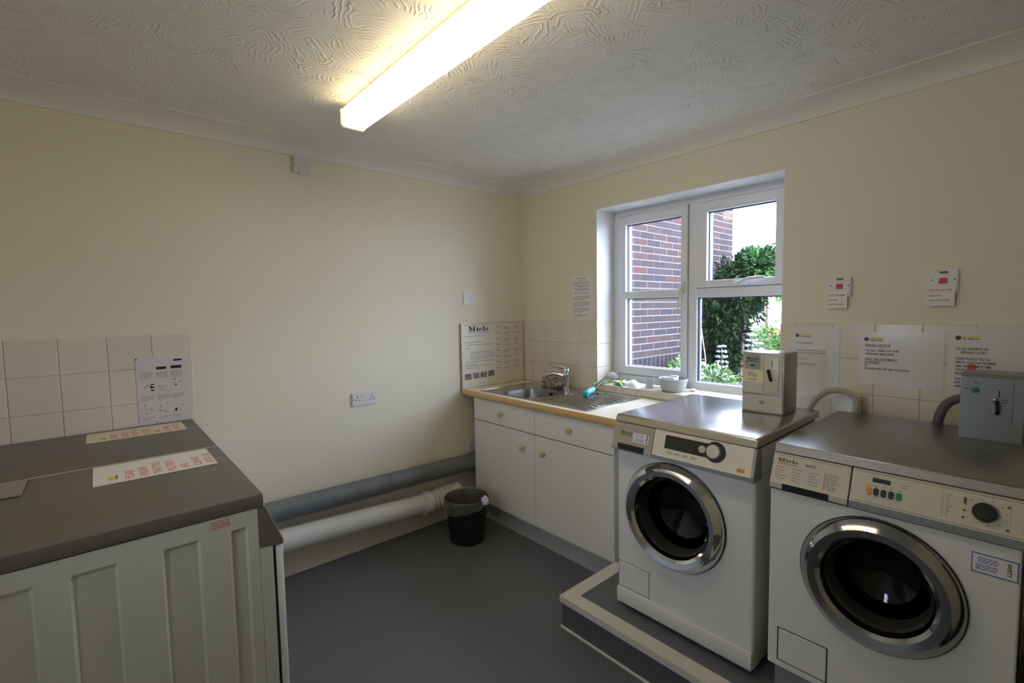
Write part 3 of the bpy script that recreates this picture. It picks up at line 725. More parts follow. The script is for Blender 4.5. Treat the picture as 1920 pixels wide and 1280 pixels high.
# display
m_kface0 = mat('satin_dial_face', (.66, .61, .51), .35, .2)
dx = 1.698-1.458
dsp = MB().add([fr.p(dx+a, b, .0015) for a, b in ((-.004, .030), (.165, .030), (.165, .080), (-.004, .080))], [(0, 1, 2, 3)])
ds = MB()
sc_ = [fr.p(dx-.006+a, b, z) for z in (0, .0022) for a, b in ((0, .030), (.20, .030), (.20, .079), (0, .079))]
ds.add(sc_, [(3, 2, 1, 0), (4, 5, 6, 7), (0, 1, 5, 4), (1, 2, 6, 5), (2, 3, 7, 6), (3, 0, 4, 7)])
ax = (fr.u, fr.v, fr.n)
ds.lathe([(.0355, 0), (.0355, .0024)], fr.p(.4255, .0545, 0), ax, 36, True, True)
dsp_o = build('display', ds, m_black, P2, smooth=False)
sm = MB(); rect(sm, fr, dx, .035, dx+.112, .074, .0026); build('screen', sm, m_screen, dsp_o, smooth=False)
build('start_button', MB().lathe([(.0135, .002), (.0125, .006), (.0005, .0065)], fr.p(.3785, .0545, 0), ax, 20), m_panel, dsp_o)
sb_ = MB(); words(sb_, Frame(fr.p(.3785, .0545, .0062), fr.u, fr.v), -.007, -.001, .014, .002); build('button_print', sb_, m_ink2, dsp_o, smooth=False)
build('dial', MB().lathe([(.0245, .002), (.0235, .010), (.021, .012), (.0005, .0125)], fr.p(.420, .0545, 0), ax, 32), m_kface0, dsp_o)
for k in range(4):
    x = dx+.006+k*.031
    mb = MB(); mb.add([fr.p(x+a, .013+b, z) for z in (0, .002) for a, b in ((0, 0), (.020, 0), (.020, .008), (0, .008))], [(3, 2, 1, 0), (4, 5, 6, 7), (0, 1, 5, 4), (1, 2, 6, 5), (2, 3, 7, 6), (3, 0, 4, 7)])
    build('push_button', mb, m_panel, P2, smooth=False)
    mb = MB(); rect(mb, fr, x+.012, .014, x+.014, .021, .0024); rect(mb, fr, x+.003, .014, x+.012, .0155, .0024); build('button_print', mb, m_ink2, P2, smooth=False)
mb = MB(); rect(mb, fr, .503, .006, .528, .019); build('energy_badge', mb, m_org, P2, smooth=False)
mb = MB(); words(mb, Frame(fr.p(0, 0, .0006), fr.u, fr.v), .507, .011, .017, .003); build('badge_print', mb, m_red, P2, smooth=False)
mb = MB(); mb.prism([(py0-.0045, pz0-.001), (py0-.004, pz0+.018), (py1-.003, pz1), (-.80, pz1), (-.80, pz0-.001)], 'x', 2.012, 2.0215); build('panel_end', mb, m_trim, W1, smooth=False)

# --- right machine
b0, b1, gy = 2.063, 2.612, -.838
W2 = thing('washing_machine', 'white front-loading washing machine with coloured buttons and large black dial, at the right edge', 'washing machine', (2.34, -.5, PZ))
cx2, cz2 = 2.341, .622
build('body', shell(b0, gy, .243, b1, -.155, .826, cx2, cz2, .150, .006), m_white, W2)
build('upper_body', MB().box((b0+.003, -.780, .826), (b1-.001, -.155, .925)), m_white, W2, smooth=False)
build('base', MB().box((b0+.012, gy+.035, PZ), (b1-.01, -.19, .243)), m_trim, W2, smooth=False)
build('filter_flap', MB().rbox((2.096, gy-.0025, .266), (2.228, gy+.001, .370), .002, 1), m_white, W2, smooth=False)
fo = MB()
for q in (((2.0925, .263), (2.2315, .266)), ((2.0925, .370), (2.2315, .373)), ((2.092, .263), (2.096, .373)), ((2.228, .263), (2.2315, .373))): fo.box((q[0][0], gy-.0006, q[0][1]), (q[1][0], gy+.001, q[1][1]))
build('flap_gap', fo, m_dark, W2, smooth=False)
porthole(W2, cx2, cz2, gy, .183, .127, m_dchrome, .3)
build('lid', MB().rbox((2.064, -.800, .949), (2.6125, -.135, .960), .002, 2), m_steel2, W2)
build('lid_edge', MB().prism([(-.799, .9575), (-.8005, .957), (-.808, .935), (-.806, .933), (-.138, .933), (-.138, .9575)], 'x', 2.0635, 2.613), mat('grey_beige_lid_edge', (.40, .37, .31), .4, .3), W2, smooth=False)
build('lid_gap', MB().box((2.068, -.800, .920), (2.610, -.18, .9335)), m_dark, W2, smooth=False)
qz1, qz0, qy1, qy0 = .9305, .826, -.809, -.845
Q1 = panel(2.0635, 2.2695, qz1, qy1, qz0, qy0, m_panel, 'dispenser_drawer', W2, .022)
Q2 = panel(2.274, 2.613, qz1, qy1, qz0, qy0, m_panel, 'control_panel', W2, .022)
f2 = Frame((2.0635, qy0, qz0+.022), (1, 0, 0), (0, qy1-qy0, qz1-qz0-.022)); QH = math.hypot(qz1-qz0-.022, qy1-qy0)
def face(nm, x0, x1, par):
    mb = MB(); rect(mb, f2, x0, .003, x1, QH-.006, .0004); return build(nm, mb, m_panel2, par, smooth=False)
face('printed_face', .004, .203, Q1); face('printed_face', .216, .546, Q2)
ln_ = MB()
rect(ln_, f2, .004, QH-.006, .203, QH-.0045, .0005); rect(ln_, f2, .216, QH-.006, .546, QH-.0045, .0005); rect(ln_, f2, .216, .0015, .546, .003, .0005); build('border_line', ln_, m_ink2, Q2, smooth=False)
build('lower_trim', MB().box((2.274, qy0-.0045, qz0+.0005), (2.613, qy0-.002, qz0+.020)), m_trim, W2, smooth=False)
build('base_gap', MB().box((2.064, gy-.004, qz0-.004), (2.612, gy+.002, qz0)), m_dark, W2, smooth=False)
build('handle_recess', MB().box((2.100, qy0-.0048, qz0+.0005), (2.224, qy0+.008, qz0+.020)), m_black, Q1, smooth=False)
lg = MB(); slab_logo(lg, f2, .014, .064, .011, .058); words(lg, f2, .014, .058, .054, .002); text(lg, f2, 'NOVO', .092, .063, .008, .028)
build('logo_print', lg, m_ink, Q1, smooth=False)
lp = MB()
for c in range(3):
    for k in range(5): words(lp, f2, .012+.046*c, .046-.0085*k, R.uniform(.018, .034), .0022)
for k in range(8): words(lp, f2, .150, .053-.0062*k, R.uniform(.020, .042), .0022)
build('programme_print', lp, m_ink2, Q1, smooth=False)
lp = MB()
for k in range(8): rect(lp, f2, .1435, .0525-.0062*k, .1475, .0565-.0062*k)
build('programme_marks', lp, m_red, Q1, smooth=False)
mb = MB(); rect(mb, f2, .258, .061, .298, .073, .001); build('display', mb, m_black, Q2, smooth=False)
ax2 = (f2.u, f2.v, f2.n)
def pill(x, y, m):
    mb = MB(); vs = []
    for z, k in ((0, 1), (.005, .92)):
        for i in range(20):
            t = 2*pi*i/20; vs.append(f2.p(x+.0058*k*math.cos(t), y+(.0058*math.sin(t)+(.005 if math.sin(t) >= 0 else -.005))*k, z))
    mb.add(vs, [tuple(range(20, 40))]+[(i, (i+1) % 20, 20+(i+1) % 20, 20+i) for i in range(20)])
    return build('push_button', mb, m, Q2)
for k, mm in enumerate((m_org, m_black, m_black, m_black, m_gbtn)): pill(.252+.0165*k, .035, mm)
lp = MB()
for k in range(5): words(lp, f2, .248+.0165*k, .050, .008, .002)
words(lp, f2, .318, .066, .018, .002); words(lp, f2, .320, .060, .014, .002)
for k in range(9): words(lp, f2, .404, .068-.0068*k, .003, .0022); words(lp, f2, .412, .068-.0068*k, R.uniform(.004, .012), .0022)
for k in range(12):
    t = 2*pi*k/12+.2; words(lp, f2, .482+.038*math.cos(t)-.002, .044+.030*math.sin(t), .005, .002)
rect(lp, f2, .446, .066, .470, .0665); rect(lp, f2, .446, .061, .465, .0615); rect(lp, f2, .525, .010, .5256, .072)
build('panel_print', lp, m_ink2, Q2, smooth=False)
lp = MB()
for x, y in ((.446, .069), (.446, .064), (.446, .059), (.446, .040), (.445, .022), (.522, .068), (.522, .014)): lp.lathe([(.0032, .0006), (.0028, .0007)], f2.p(x, y, 0), ax2, 10, False, True)
build('panel_marks', lp, mat('brown_print', (.16, .10, .06), .6), Q2, smooth=False)
dl = build('dial', MB().lathe([(.0235, .0008), (.0235, .004), (.021, .018), (.019, .020), (.0005, .0205)], f2.p(.482, .044, 0), ax2, 36), m_black, Q2)
mb = MB(); rect(mb, f2, .4805, .061, .4835, .0645, .0165); build('dial_pointer', mb, m_org, dl, smooth=False)
sf = Frame((2.527, gy-.0006, .740), (1, 0, 0), (0, 0, 1))
s2_ = sheet('service_sticker', sf, .080, .050, m_paper, W2)
mb = MB(); rect(mb, sf, 0, 0, .08, .003); rect(mb, sf, 0, .047, .08, .05); rect(mb, sf, 0, 0, .002, .05); rect(mb, sf, .078, 0, .08, .05)
for k in range(3): words(mb, sf, .012, .038-.005*k, .036, .0025)
for k in range(3): words(mb, sf, .008, .020-.005*k, .038, .0025)
build('sticker_print', mb, m_blueink, s2_, smooth=False)
mb = MB()
vs, fs, Wt = text2d('SAFETY')
mb.add([sf.p(.062+b*.010, .042-a*.034/Wt) for a, b in vs], fs); build('sticker_word', mb, m_ink, s2_, smooth=False)

# ================================================================== COIN BOXES
K1 = thing('coin_box', 'small steel coin meter box with a cream note standing on the left machine lid', 'coin box', (1.88, -.35, .9665))
kx0, kx1, ky0, ky1, kz0, kz1 = 1.796, 1.956, -.421, -.280, .9664, 1.211
build('case', MB().rbox((kx0, ky0, kz0), (kx1, ky1, kz1), .003, 2), mat('brown_grey_steel_case', (.36, .34, .31), .34, .75), K1)
kf = Frame((kx0, ky0, kz0), (1, 0, 0), (0, 0, 1))
m_kface = mat('beige_steel_face', (.58, .55, .47), .4, .4)
mb = MB(); mb.rbox((kx0+.004, ky0-.003, kz0+.078), (kx1-.006, ky0+.001, kz1-.006), .002, 1); up_ = build('front_panel', mb, m_kface, K1, smooth=False)
mb = MB(); mb.rbox((kx0+.002, ky0-.003, kz0+.006), (kx1-.004, ky0+.001, kz0+.073), .002, 1); lo_ = build('cash_door', mb, m_kface, K1, smooth=False)
build('lock', MB().lathe([(.009, 0), (.009, -.004), (.007, -.006), (.0005, -.006)], (1.874, ky0-.003, 1.012), 'y', 18), m_chrome, lo_)
kf = Frame((kx0, ky0-.003, kz0), (1, 0, 0), (0, 0, 1))
mb = MB(); rect(mb, kf, .012, .168, .072, .236); build('logo_plate', mb, mat('grey_green_plate', (.36, .36, .31), .5), up_, smooth=False)
kg = Frame(kf.p(0, 0, .0005), kf.u, kf.v)
mb = MB(); slab_logo(mb, kg, .018, .214, .011, .050); rect(mb, kg, .018, .207, .066, .210); words(mb, kg, .034, .188, .016, .008); build('logo_print', mb, m_ink, up_, smooth=False)
mb = MB(); mb.rbox((kx0+.082, ky0-.0045, kz0+.088), (kx0+.142, ky0-.002, kz0+.232), .003, 2); pl_ = build('slot_plate', mb, mat('cream_slot_plate', (.62, .57, .46), .4, .2), up_)
mb = MB(); mb.box((kx0+.113, ky0-.0055, kz0+.190), (kx0+.117, ky0-.004, kz0+.214)); build('coin_slot', mb, m_ink2, up_, smooth=False)
build('lever', MB().tube([(kx0+.104, ky0-.006, kz0+.172), (kx0+.107, ky0-.014, kz0+.166), (kx0+.111, ky0-.016, kz0+.150), (kx0+.113, ky0-.006, kz0+.134)], [.006, .0055, .005, .005], 8).sphere((kx0+.103, ky0-.008, kz0+.173), .007, 10, 8), m_black, up_)
nf = Frame((kx0+.004, ky0-.0052, kz0+.124), (1, 0, -.02), (.02, 0, 1))
nt_ = sheet('paper_note', nf, .080, .052, m_note); tag(nt_, 'cream handwritten note stuck on the front of the left coin box', 'note')
mb = MB(); text(mb, nf, '80p', .020, .024, .018, .036); build('note_writing', mb, mat('pencil', (.40, .36, .30), .7), nt_, smooth=False)
mb = MB(); text(mb, nf, 'A WASH', .014, .008, .008, .042); build('note_writing', mb, m_ink2, nt_, smooth=False)

K2 = thing('coin_box', 'grey steel coin meter box with a green button on the right machine lid', 'coin box', (2.52, -.25, .9605))
jx0, jx1, jy0, jz0, jz1 = 2.448, 2.590, -.321, .9604, 1.160
build('case', MB().prism([(jy0, jz0), (jy0, jz1), (jy0+.016, jz1+.012), (-.19, jz1+.012), (-.19, jz0)], 'x', jx0, jx1), mat('blue_grey_steel_case', (.27, .29, .29), .4, .7), K2, smooth=False)
jf = Frame((jx0, jy0, jz0), (1, 0, 0), (0, 0, 1))
mb = MB(); mb.rbox((jx0+.062, jy0-.003, jz0+.060), (jx0+.118, jy0+.001, jz1-.004), .006, 2, 'y'); build('slot_plate', mb, mat('blue_grey_plate', (.27, .29, .29), .35, .7), K2)
build('green_button', MB().lathe([(.009, 0), (.009, -.004), (.006, -.006), (.0005, -.006)], (jx0+.034, jy0, jz0+.159), 'y', 18), m_gbtn, K2)
build('coin_slot', MB().box((jx0+.087, jy0-.0038, jz0+.142), (jx0+.090, jy0-.002, jz0+.164)), m_black, K2, smooth=False)
build('lever', MB().tube([(jx0+.080, jy0-.006, jz0+.132), (jx0+.085, jy0-.016, jz0+.126), (jx0+.087, jy0-.016, jz0+.100), (jx0+.086, jy0-.004, jz0+.090)], [.0055, .005, .005, .006], 8), m_black, K2)
build('lever_tip', MB().sphere((jx0+.080, jy0-.010, jz0+.134), .006, 10, 8), m_chrome, K2)
mb = MB(); words(mb, jf, .010, .160, .014, .003); rect(mb, jf, .031, .182, .038, .185); words(mb, Frame(jf.p(0, 0, .0036), jf.u, jf.v), .095, .133, .012, .003); words(mb, Frame(jf.p(0, 0, .0036), jf.u, jf.v), .096, .125, .010, .003); build('case_print', mb, m_ink, K2, smooth=False)
# small red clip behind it
tag(build('red_tape', MB().box((2.437, -.0085, 1.150), (2.458, -.0078, 1.170)), m_redsw, smooth=False), 'scrap of red tape on the notice behind the grey coin box', 'tape')

# ================================================================== HOSES
def bez(pts, n=10):
    out = []; P_ = [Vector(p) for p in pts]; P_ = [P_[0]*2-P_[1]] + P_ + [P_[-1]*2-P_[-2]]
    for i in range(1, len(P_)-2):
        for k in range(n):
            t = k/n; a, b, c, d = P_[i-1:i+3]
            out.append(.5*((2*b)+(c-a)*t+(2*a-5*b+4*c-d)*t*t+(3*b-a-3*c+d)*t**3))
    return out+[P_[-2]]
tag(build('drain_hose', MB().tube(bez([(1.93, -.12, .62), (1.935, -.12, .86), (1.965, -.115, .97), (2.010, -.110, 1.025), (2.055, -.105, 1.040), (2.095, -.10, 1.030), (2.118, -.095, 1.000), (2.112, -.095, .92), (2.08, -.09, .70)]), .0125, 12), m_hose, origin=(1.93, -.12, .62)), 'beige drain hose looping up behind the left washing machine', 'hose')
tag(build('pipe_boxing', MB().rbox((2.040, -.072, PZ), (2.118, -.009, 1.016), .004), m_white, origin=(2.08, -.04, PZ)), 'narrow white pipe boxing on the wall behind the beige hose', 'boxing')
tag(build('drain_hose', MB().tube(bez([(2.385, -.10, .60), (2.375, -.10, .88), (2.372, -.10, .96), (2.392, -.10, 1.025), (2.432, -.10, 1.055), (2.50, -.10, 1.06), (2.57, -.10, 1.03), (2.60, -.10, .92), (2.60, -.10, .6)]), .0155, 12), m_dhose, origin=(2.385, -.10, .6)), 'dark grey drain hose looping behind the grey coin box', 'hose')

# ================================================================== BIN AT THE RIGHT EDGE
bb = thing('plastic_bin', 'tall black plastic bin in the shadow right of the washing machine', 'bin', (2.83, -.66, PZ))
build('tub', MB().rbox((2.645, -.86, PZ), (3.02, -.42, .80), .02, 3), m_bin2, bb)
build('lid', MB().rbox((2.638, -.87, .80), (3.03, -.41, .84), .012, 3), m_bin2, bb)
build('orange_button', MB().lathe([(.016, 0), (.016, -.006), (.012, -.009), (.0005, -.009)], (2.672, -.86, .735), 'y', 18), m_org, bb)

# ================================================================== DRYERS
def dryer(x0, x1, label, pads, zl):
    t = thing('tumble_dryer', label, 'dryer', ((x0+x1)/2, -2.4, 0), 'tumble dryers by the left wall')
    yb, yf = -2.90, -2.118
    # body with pressed panel side
    mb = MB(); d = .009; s_ = .006
    cols = [(yb, 0)]
    for a, b in pads: cols += [(a, 0), (a+s_, d), (b-s_, d), (b, 0)]
    cols += [(-2.131, 0)]
    zs = [(.04, 1), (.832, 1), (.842, 0), (.884, 0)]
    vs = [(x1-q*k, y, z) for z, k in zs for y, q in cols]; n = len(cols)
    mb.add(vs, [(j*n+i, j*n+i+1, (j+1)*n+i+1, (j+1)*n+i) for j in range(3) for i in range(n-1)])
    build('side_panel', mb, m_dryerside, t, smooth=False)
    mb = MB().box((x0+.002, yb, .04), (x1-.012, -2.131, .884)); build('body', mb, m_dryerside, t, smooth=False)
    mb = MB().rbox((x0, -2.1315, .04), (x1, -2.098, .772), .002, 1); build('front_frame', mb, m_dryerside, t, smooth=False)
    mb = MB().box((x0+.003, -2.098, .06), (x1-.003, -2.091, .768)); build('door_gap', mb, m_dark, t, smooth=False)
    mb = MB().rbox((x0+.001, -2.091, .07), (x1-.001, -2.072, .764), .004, 2); build('door', mb, m_white, t)
    # sloping fascia
    mb = MB().prism([(-2.1315, .885), (-2.1160, .885), (-2.072, .778), (-2.070, .770), (-2.074, .766), (-2.1315, .773)], 'x', x0, x1); fa = build('control_fascia', mb, m_fascia, t)
    mb = MB().prism([(-2.1150, .8850), (-2.1128, .8850), (-2.0690, .778), (-2.0715, .778)], 'x', x0+.001, x1-.0005); build('fascia_edge', mb, m_panel, fa, smooth=False)
    kn = Vector((-0, .925, .38)).normalized(); ax_ = (Vector((1, 0, 0)), kn.cross(Vector((1, 0, 0))), kn)
    build('knob', MB().lathe([(.019, 0), (.019, .012), (.017, .020), (.0005, .021)], (x0+.30, -2.097, .842), ax_, 18), m_black, fa)
    mb = MB().rbox((x0-.001, yb, .886), (x1+.003, -2.116, zl), .003, 2); build('lid', mb, m_lidd, t)
    for a in (x0+.05, x1-.06):
        for b in (yb+.06, -2.17): build('foot', MB().cyl((a, b, 0), (a, b, .042), .02, 10), m_black, t)
    return t
padlist = [(-2.87, -2.80), (-2.78, -2.715), (-2.655, -2.557), (-2.502, -2.420), (-2.340, -2.262), (-2.198, -2.156)]
dryer(.012, .622, 'far tumble dryer with brown-grey top pushed against the left wall tiles', padlist, .919)
d2 = dryer(.632, 1.252, 'near tumble dryer with ribbed off-white side panel and brown-grey top', padlist, .921)
mb = MB(); sdf = Frame((1.2526, -2.2, .855), (0, 1, 0), (0, 0, 1))
for k in range(3): words(mb, sdf, -.037, .018-.007*k, .040, .004)
build('warning_print', mb, m_pred, d2, smooth=False)
build('lid_highlight', MB().cyl((.634, -2.90, .919), (.634, -2.116, .919), .0035, 8), m_panel, d2)  # pale rod drawn in as the yellowish highlight between the lids
# notices lying on the two lids: read from the window side
def lid_notice(x_near, x_far, y0_, y1_, z, label, tint):
    fr_ = Frame((x_near, y1_, z), (-1, 0, 0), (0, -1, 0))
    W_, H_ = x_near-x_far, y1_-y0_
    s = sheet('paper_notice', fr_, W_, H_, tint); tag(s, label, 'notice')
    mb = MB(); rows_ = ['PLEASE', 'ENSURE', 'THAT THE', 'FILTERS', 'ARE', 'CLEANED', 'AFTER USE']
    ww = [.095, .105, .13, .125, .055, .115, .135]
    for k, (tx, w_) in enumerate(zip(rows_, ww)): text(mb, fr_, tx, W_*.10, H_-.093-k*.0345, .021, min(w_, W_*.82))
    build('notice_writing', mb, m_pred, s, smooth=False)
    mb = MB(); rect(mb, fr_, W_*.16, H_-.052, W_*.34, H_-.034); build('notice_emblem', mb, m_yel, s, smooth=False)
    mb = MB(); rect(mb, fr_, W_*.18, H_-.056, W_*.40, H_-.051); build('notice_emblem', mb, m_ink2, s, smooth=False)
lid_notice(.870, .648, -2.460, -2.156, .9215, 'white notice in red capitals lying on the near dryer top', m_paper)
lid_notice(.235, .050, -2.482, -2.162, .9195, 'cream notice in red capitals lying on the far dryer top by the wall', mat('cream_notice_paper', (.72, .66, .52), .6))
mpl = thing('metal_plate', 'thin grey metal plate on the near dryer top at the left edge', 'plate', (.73, -2.7, .9212))
build('plate', MB().rbox((.648, -2.82, .9213), (.815, -2.605, .926), .002, 1), mat('grey_green_plate_metal', (.30, .28, .22), .4, .3), mpl, smooth=False)
build('end_rivet', MB().lathe([(.006, 0), (.006, .002), (.0005, .003)], (.808, -2.612, .926), 'z', 10), m_chrome, mpl)

# ================================================================== WALL FITTINGS
def plate(name, label, cat, fr_, w_, h_, th=.009, m=m_plate, group=None):
    c = fr_.p(w_/2, h_/2, 0)
    t = thing(name, label, cat, tuple(c), group)
    mb = MB(); bm = bmesh.new(); bmesh.ops.create_cube(bm, size=1)
    for v in bm.verts: v.co = ((v.co.x+.5)*w_, (v.co.y+.5)*h_, (v.co.z+.5)*th)
    bmesh.ops.bevel(bm, geom=[e for e in bm.edges if max(e.verts[0].co.z, e.verts[1].co.z) > th*.5], offset=.0035, segments=2, affect='EDGES')
    bm.verts.index_update(); mb.add([fr_.p(v.co.x, v.co.y, v.co.z) for v in bm.verts], [[v.index for v in f.verts] for f in bm.faces]); bm.free()
    build('faceplate', mb, m, t)
    return t, Frame(fr_.p(0, 0, th), fr_.u, fr_.v)
def block(nm, fr_, x0, y0_, x1, y1_, th, m, par):
    mb = MB(); mb.add([fr_.p(a, b, z) for z in (0, th) for a, b in ((x0, y0_), (x1, y0_), (x1, y1_), (x0, y1_))], [(3, 2, 1, 0), (4, 5, 6, 7), (0, 1, 5, 4), (1, 2, 6, 5), (2, 3, 7, 6), (3, 0, 4, 7)])
    return build(nm, mb, m, par, smooth=False)
def dot(nm, fr_, x, y_, r, m, par, th=.001):
    return build(nm, MB().lathe([(r, 0), (r*.9, th)], fr_.p(x, y_, 0), (fr_.u, fr_.v, fr_.n), 12, False, True), m, par)
FA = lambda y_, z: Frame((.0005, y_, z), (0, 1, 0), (0, 0, 1))       # left wall: u runs towards the corner
FB = lambda x, z: Frame((x, -.0005, z), (1, 0, 0), (0, 0, 1))        # back wall
t, g = plate('fused_spur', 'white fused switch plate high on the left wall under the coving', 'switch', FA(-1.612, 2.128), .084, .092, .012)
block('rocker', g, .036, .026, .080, .062, .002, m_plate, t)
for x in (.012, .076): dot('screw', g, x, .046, .003, m_screw, t)
dot('cable_hole', g, .022, .003, .004, m_screw, t)
t, g = plate('blank_plate', 'square white switch plate on the left wall above the instruction board', 'switch', FA(-.553, 1.440), .094, .088)
for x in (.012, .082): dot('screw', g, x, .044, .003, m_ink2, t)
block('rocker', g, .038, .032, .056, .056, .002, m_plate, t)
t, g = plate('double_socket', 'white double power socket low on the left wall', 'socket', FA(-1.352, .858), .146, .079)
for ox, sx in ((.022, 1), (.106, 1)):
    for x, y_, w_, h_ in ((ox+.009, .048, .005, .008), (ox-.002, .030, .007, .005), (ox+.018, .030, .007, .005)): block('socket_hole', g, x, y_, x+w_, y_+h_, .0006, m_screw, t)
for x in (.010, .136): dot('screw', g, x, .040, .003, m_screw, t)
for x in (.058, .078): block('rocker', g, x, .044, x+.012, .068, .003, m_plate, t)
t, g = plate('single_socket', 'small white socket above the grey pipe beside the cabinet', 'socket', FA(-.545, .415), .086, .086)
block('rocker', g, .030, .050, .045, .070, .002, m_plate, t)
for x in (.012, .074): dot('screw', g, x, .043, .003, m_screw, t)
for (x, z, lab, nx, nz, nw, nh, nlab) in (
    (1.986, 1.430, 'white isolator switch with red rocker nearest the window', 1.981, 1.383, .076, .070, 'small white note hanging under the isolator nearest the window'),
    (2.318, 1.436, 'white isolator switch with red rocker on the far right', 2.314, 1.388, .080, .074, 'small white note hanging under the far right isolator')):
    t, g = plate('isolator_switch', lab, 'switch', FB(x, z), .084, .088, .012, m_plate, 'red rocker isolators on the back wall')
    block('neon_indicator', g, .030, .074, .054, .082, .001, m_neon, t)
    mb = MB(); mb.add([g.p(a, b, z_) for a, b, z_ in ((.028, .036, .0), (.054, .036, 0), (.052, .058, 0), (.030, .058, 0), (.030, .038, .003), (.052, .038, .003), (.050, .057, .005), (.032, .057, .005))], [(3, 2, 1, 0), (4, 5, 6, 7), (0, 1, 5, 4), (1, 2, 6, 5), (2, 3, 7, 6), (3, 0, 4, 7)])
    build('rocker', mb, m_redsw, t, smooth=False)
    for xx in (.010, .074): dot('screw', g, xx, .050, .0028, m_screw, t)
    nf_ = Frame((nx, -.0135, nz), (1, 0, 0), (0, -.03, 1))
    n_ = sheet('paper_note', nf_, nw, nh, m_paper); tag(n_, nlab, 'note', 'notes under the isolators')
    mb = MB(); text(mb, nf_, 'SWITCH ON HERE', .006, nh-.018, .0075, nw-.014); text(mb, nf_, 'BEFORE', .006, nh-.038, .006, nw*.45); text(mb, nf_, 'INSERTING COINS', .006, nh-.056, .006, nw*.75); build('note_writing', mb, m_red, n_, smooth=False)

# paper notice beside the window
fr_ = Frame((.482, -.0008, 1.327), (1, 0, .0), (0, 0, 1)); n_ = sheet('paper_notice', fr_, .186, .288, m_paper); tag(n_, 'portrait typed notice on the back wall just left of the window', 'notice')
mb = MB(); text(mb, fr_, 'INSTRUCTIONS FOR USE', .05, .268, .007, .085); text(mb, fr_, 'LAUNDRY ROOM', .06, .257, .006, .065)
for y_, x, w_ in ((.222, .03, .13), (.213, .07, .04), (.203, .03, .125), (.193, .035, .12), (.183, .08, .02), (.172, .03, .13)): words(mb, fr_, x, y_, w_, .0042)
build('notice_print', mb, m_ink2, n_, smooth=False)
mb = MB()
for y_, k in ((.245, 3), (.152, 4), (.112, 4), (.072, 4)): paragraph(mb, fr_, .02, y_, .145, k, .0035, .0075)
words(mb, fr_, .02, .030, .14, .004); words(mb, fr_, .03, .022, .11, .004); build('notice_print', mb, m_inkl, n_, smooth=False)
mb = MB().tube([fr_.p(.075, .062, .001), fr_.p(.080, .035, .001), fr_.p(.070, .012, .001), fr_.p(.02, .006, .001)], .0015, 6); build('tape_mark', mb, mat('yellowed_tape', (.40, .34, .20), .6), n_)

# laminated notices right of the window
def logo(fr_, x, y_, par, k=1.0):
    mb = MB(); mb.lathe([(.0085*k, .0007), (.0070*k, .0008)], fr_.p(x, y_, 0), (fr_.u, fr_.v, fr_.n), 16, False, True); build('emblem_dot', mb, mat('dark_red_brown_print', (.13, .07, .06), .6), par)
    mb = MB(); rect(mb, fr_, x+.012*k, y_+.001, x+.058*k, y_+.008*k); build('emblem_bar', mb, m_yel, par, smooth=False)
    mb = MB(); words(mb, fr_, x+.012*k, y_-.006*k, .044*k, .005*k); build('emblem_print', mb, m_ink2, par, smooth=False)
fr_ = Frame((1.846, -.0075, .985), (1, 0, 0), (0, 0, 1)); n_ = sheet('laminated_notice', fr_, .187, .314, m_lam); tag(n_, 'tall laminated notice nearest the window, behind the brown coin box', 'notice')
logo(fr_, .022, .276, n_)
mb = MB(); text(mb, fr_, 'TO ALL RESIDENTS', .018, .238, .008, .072); text(mb, fr_, 'THIS MACHINE TAKES 20p COINS ONLY', .012, .206, .007, .125); text(mb, fr_, 'DO NOT FORCE COINS IN MACHINE', .012, .194, .007, .125)
text(mb, fr_, 'THANK YOU', .012, .166, .007, .055); text(mb, fr_, 'MANAGEMENT SERVICES', .012, .143, .007, .088); build('notice_print', mb, m_ink2, n_, smooth=False)
fr_ = Frame((2.104, -.0075, 1.066), (1, 0, .0), (0, 0, 1)); n_ = sheet('laminated_notice', fr_, .268, .219, m_lam); tag(n_, 'wide laminated special notice in the middle of the right-hand tiles', 'notice')
logo(fr_, .024, .187, n_)
mb = MB(); text(mb, fr_, 'SPECIAL NOTICE', .020, .158, .0085, .083); rect(mb, fr_, .020, .155, .103, .1562)
text(mb, fr_, 'TO ALL USERS OF THIS', .020, .136, .0085, .112); text(mb, fr_, 'WASHING MACHINE', .020, .122, .0085, .096)
text(mb, fr_, 'ONLY USE AUTOMATIC', .020, .100, .0085, .108); rect(mb, fr_, .020, .0975, .128, .0986); text(mb, fr_, 'POWDERS', .020, .086, .0085, .050); rect(mb, fr_, .020, .0835, .070, .0846)
text(mb, fr_, 'IF', .020, .073, .007, .008); text(mb, fr_, 'OTHERWISE WE GET A FLOOD', .020, .060, .0085, .145); build('notice_print', mb, m_ink, n_, smooth=False)
fr_ = Frame((2.384, -.0075, 1.010), (1, 0, 0), (0, 0, 1)); n_ = sheet('laminated_notice', fr_, .205, .291, m_lam); tag(n_, 'laminated notice at the right edge, partly hidden by the grey coin box', 'notice')
logo(fr_, .024, .258, n_)
mb = MB()
for y_, tx, x, w_ in ((.213, 'TO ALL RESIDENTS OF', .020, .085), (.199, 'KINGSLEY COURT', .033, .068), (.176, 'PLEASE WOULD YOU ALL', .019, .094), (.162, 'WRITE YOUR FLAT NUMBER', .019, .108), (.148, 'AND APPROXIMATE TIME', .019, .096), (.134, 'YOUR WASHING WILL BE', .019, .096), (.120, 'FINISHED', .019, .040), (.100, 'THANK YOU', .019, .05), (.086, 'FOR YOUR', .019, .045), (.072, 'HELP', .019, .025)):
    text(mb, fr_, tx, x, y_, .009, w_)
build('notice_print', mb, m_ink, n_, smooth=False)

